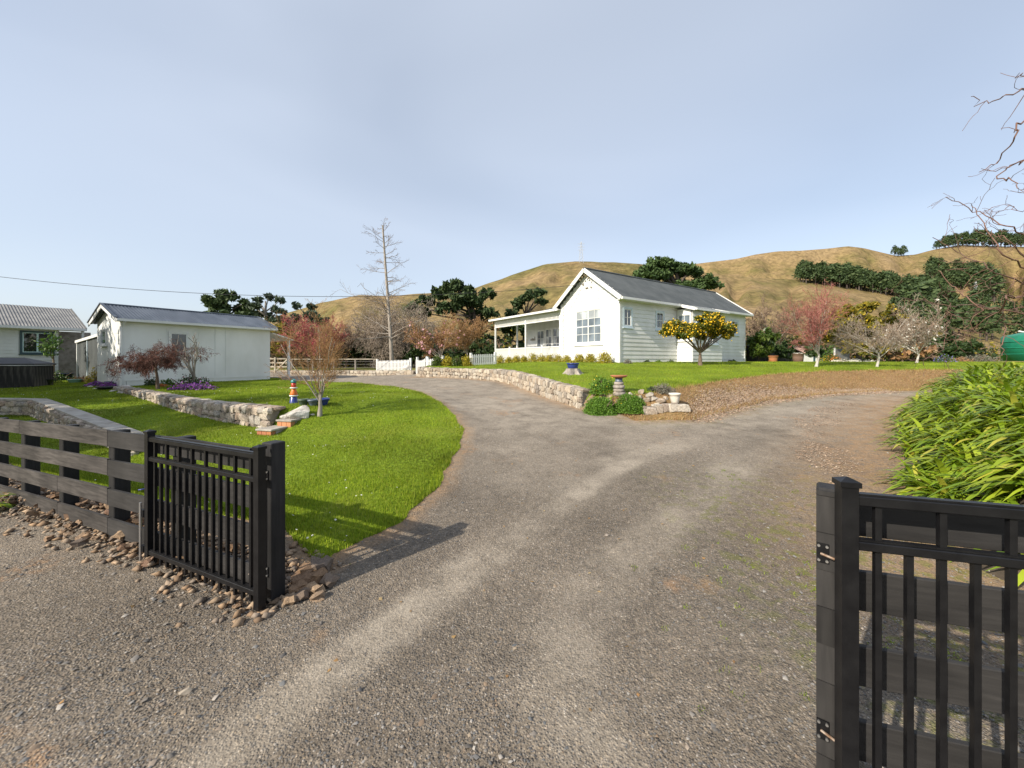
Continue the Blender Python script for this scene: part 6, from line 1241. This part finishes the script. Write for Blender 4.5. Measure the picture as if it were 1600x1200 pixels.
# dark paling fence behind the house end
dfp = [gp(1166, 27), gp(1240, 30)]; df = thing('paling_fence', 'dark timber fence in shadow right of the house end', 'fence', dfp[0]); d = Vector(dfp[1]) - Vector(dfp[0]); n = 28
for i in range(n): q = d * (i / n); MB().box(0, d.length / n * .9, -.01, .01, 0, 1.15).build('paling', M['post_black'], df, (q.x, q.y, q.z), (0, 0, math.atan2(d.y, d.x)))
for z in (.3, .95): MB().bar((0, .03, z), (d.x, d.y + .03, d.z + z), .04, .08).build('rail', M['post_black'], df)
# tanks
def tank(name, label, px, Y, r, h, z, mat, ribs=True):
    t = thing(name, label, 'tank', (at(px, Y), Y, z)); MB().lathe([(r, 0), (r, h * .78), (r * .96, h * .82), (r * .5, h * .96), (.1, h), (.02, h)], 40).build('shell', mat, t)
    if ribs:
        for k in range(3): MB().lathe([(r, h * (.2 + .2 * k)), (r + .03, h * (.2 + .2 * k) + .02), (r + .03, h * (.2 + .2 * k) + .05), (r, h * (.2 + .2 * k) + .07)], 40).build('rib', mat, t)
    return t
M['tank_green'] = mat_plain('green_tank_plastic', (0.012, 0.17, 0.10), .4); gt = tank('water_tank', 'green plastic water tank with white pipes at the right edge', 1650, 24, 2.15, 2.0, 1.62, M['tank_green'])
for px in (1585, 1596): x = at(px, 22) - at(1650, 24) + .3; MB().tube([(x, -2.3, 0), (x, -2.3, 1.62), (x + .1, -1.9, 1.72)], .05, 8).build('pipe', M['white'], gt)
tank('dark_tank', 'dark round concrete tank among shrubs behind the strap leaved bed', 1503, 26, .55, 1.35, 1.5, mat_noise('dark_concrete', (.03, .026, .024), (.075, .065, .058), .9, 4), False)
M['far_wood'] = mat_wood('pale_timber', (0.30, 0.26, 0.20), (0.50, 0.45, 0.36))
# picket fences
pk = MB(); pk.prism([(-.033, 0, 0), (.033, 0, 0), (.033, 0, .52), (0, 0, .57), (-.033, 0, .52)], (0, .018, 0)); pk = pk.mesh('picket')
def picket(name, label, a, b, za, zb, h, cat='fence', posts=True, sag=0.0, mesh=pk):
    a = Vector((*a, za)); b = Vector((*b, zb)); d = b - a; L_ = math.hypot(d.x, d.y); t = thing(name, label, cat, a, math.atan2(d.y, d.x)); n = int(L_ / .105); dz = d.z / L_
    for i in range(n): u = (i + .5) * L_ / n; link('picket', mesh, M['white'], t, (u, -.02, dz * u - sag * math.sin(math.pi * u / L_)), None, (1, 1, h / .57))
    for zz in (.22, .78): MB().bar((0, .015, h * zz), (L_, .015, h * zz + dz * L_), .03, .05).build('rail', M['white'], t)
    if posts:
        for i in range(max(1, int(L_ / 1.9)) + 1): u = L_ * i / max(1, int(L_ / 1.9)); MB().box(u - .05, u + .05, .03, .13, -.25, h + .08 + dz * u, .006).build('post', M['white'], t)
    return t
def zpx(py, Y): return HC + (HZ - py) / F * Y
A0, A1 = (at(588, 22.5), 22.5), (at(640, 21.3), 21.3); picket('picket_fence', 'white picket fence on the low stone wall left of the picket gate', A0, A1, zpx(579, 22.5), zpx(578, 21.3), .58)
G0, G1 = (at(650, 20.4), 20.4), (at(665, 19.6), 19.6); picket('picket_gate', 'white picket gate with a dipped top at the garden entrance', G0, G1, zpx(582, 20.4), zpx(582, 19.6), .74, 'gate', True, .10)
B0, B1 = (at(667, 19.5), 19.5), (at(690, 18.9), 18.9); picket('picket_fence', 'short white picket fence between the picket gate and the hedge', B0, B1, zpx(578, 19.5), zpx(576, 18.9), .55)
V0_, V1_ = (at(737, 18.8), 18.8), (at(775, 19.6), 19.6); picket('picket_fence', 'white picket fence joining the hedge to the verandah', V0_, V1_, Tz(*V0_), Tz(*V1_), .58)
lw0, lw1 = (at(456, 23.5), 23.5), (at(648, 20.6), 20.6)
stone_wall('low_stone_wall', 'low tan stone wall along the far side of the drive', [lw0, (at(540, 22.6), 22.6), lw1], lambda x, y: Tz(x, y) - .05, lambda x, y: HC + (HZ - 579.5) / F * y, .3, .26, .16, STH, (1,), None, None, True)
x, y = at(636, 20.9), 20.9; boulder('white_boulder', 'smooth white boulder on the stone wall end by the picket gate', (x, y, zpx(573, 20.9)), (.52, .42, .38), 9, mat_noise('white_stone', (.5, .48, .44), (.72, .70, .66), .8, 5))
# wire fence and timber gate
wf = thing('wire_fence', 'timber post and wire fence beyond the drive', 'fence', (at(456, 25), 25, Tz(at(456, 25), 25)))
o = Vector(wf.location); q0, q1 = Vector((at(456, 25), 25, 0)), Vector((at(590, 24), 24, 0))
for i in range(5): p = q0.lerp(q1, i / 4); MB().tube([(p.x - o.x, p.y - o.y, -.1), (p.x - o.x, p.y - o.y, .92)], .05, 8).build('post', M['bark_grey'], wf)
MB().bar((0, 0, .92), (q1.x - o.x, q1.y - o.y, .92), .06, .05).build('top_rail', M['far_wood'], wf)
for z in (.2, .4, .6, .78): MB().tube([(0, 0, z), (q1.x - o.x, q1.y - o.y, z)], .006, 4).build('wire', M['steel'], wf)
fg = thing('timber_gate', 'pale timber farm gate with diagonal brace behind the shed awning', 'gate', (at(414, 25.5), 25.5, Tz(at(420, 25.5), 25.5)), -.1); gl_ = at(455, 25.5) - at(414, 25.5)
for z in (.15, .42, .68, .95): MB().box(0, gl_, -.02, .02, z - .045, z + .045).build('bar', M['far_wood'], fg)
MB().bar((.8, -.03, .15), (gl_ - .1, -.03, .95), .03, .08).build('brace', M['far_wood'], fg)
for x in (0, .75, gl_): MB().box(x - .05, x + .05, -.075, -.045 if x == .75 else .05, -.1, 1.05).build('stile', M['far_wood'], fg)
# overhead cable, pole out of frame, pylons
hm = Matrix.Translation((5.04, 18.0, 1.50)) @ Matrix.Rotation(HA, 4, 'Z'); he = hm @ Vector((-.1, LY / 2 + .32, pz - .74)); pe = Vector((-34, 17, 7.1))
pts = [he.lerp(pe, f) - Vector((0, 0, 1.45 * 4 * f * (1 - f))) for f in np.linspace(0, 1, 40)]
M['cable'] = mat_plain('black_cable', (.02, .02, .022), .6); cb = MB().tube(pts, .011, 6).build('power_cable', M['cable']); setp(cb, 'black overhead power cable running to the house gable', 'cable')
pl = thing('power_pole', 'timber power pole carrying the cable, outside the picture at left', 'pole', (pe.x, pe.y, Tz(pe.x, pe.y))); MB().tube([(0, 0, -.3), (0, 0, 7.2)], [.16, .11], 10).build('pole', M['bark_grey'], pl); MB().box(-.06, .06, -.8, .8, 6.1, 6.22).build('cross_arm', M['bark_grey'], pl)
def pylon(label, p, h, mat):
    t = thing('pylon', label, 'pylon', p); mb = MB(); w = h * .10
    def leg(z): return w * (1 - .82 * z / h)
    zs = [h * k / 7 for k in range(8)]; r = h * .006
    for sx in (-1, 1):
        for sy in (-1, 1): mb.tube([(sx * leg(z), sy * leg(z), z) for z in zs], r, 4)
    for z0, z1 in zip(zs[:-1], zs[1:]):
        for sy in (-1, 1): mb.tube([(-leg(z0), sy * leg(z0), z0), (leg(z1), sy * leg(z1), z1)], r * .7, 3); mb.tube([(leg(z0), sy * leg(z0), z0), (-leg(z1), sy * leg(z1), z1)], r * .7, 3)
    mb.build('tower', mat, t)
    for z in (.62, .76, .9): MB().bar((-w * 1.5, 0, h * z), (w * 1.5, 0, h * z), r * 2, r * 2).build('cross_arm', mat, t)
M['galv'] = mat_plain('galvanised', (.42, .44, .46), .5); p = hill_pt(908, 410); pylon('lattice pylon on the skyline above the white house gable', (p[0], p[1], p[2] - 1), 17, M['galv']); p = hill_pt(1525, 462); pylon('silver lattice pylon before the square wood on the right', (p[0], p[1], p[2] - 1), 15, M['galv'])
# pale river stone on the drive
x, y = ground(291, 1083); boulder('river_stone', 'smooth pale river stone lying on the gravel at lower left', (x, y, Tz(x, y) + .008), (.075, .04, .035), 3, mat_noise('river_stone', (.26, .22, .17), (.36, .31, .25), .8, 9), .5)
# bark-brown debris and clover dots in the lawn
p = sample(LAWN, 900, 14, .8); x, y = p[:, 0], p[:, 1]; k = fbm(x * .6, y * .6, 66) > .05; x, y = x[k], y[k]; rg = np.random.default_rng(4); setp(npart('daisies', quads(rg, np.stack([x, y, T(x, y) + .065], 1), .011, .9, 3.0), M['white_petal'], None), 'tiny white daisies scattered in the lawn', None, None, 'stuff')
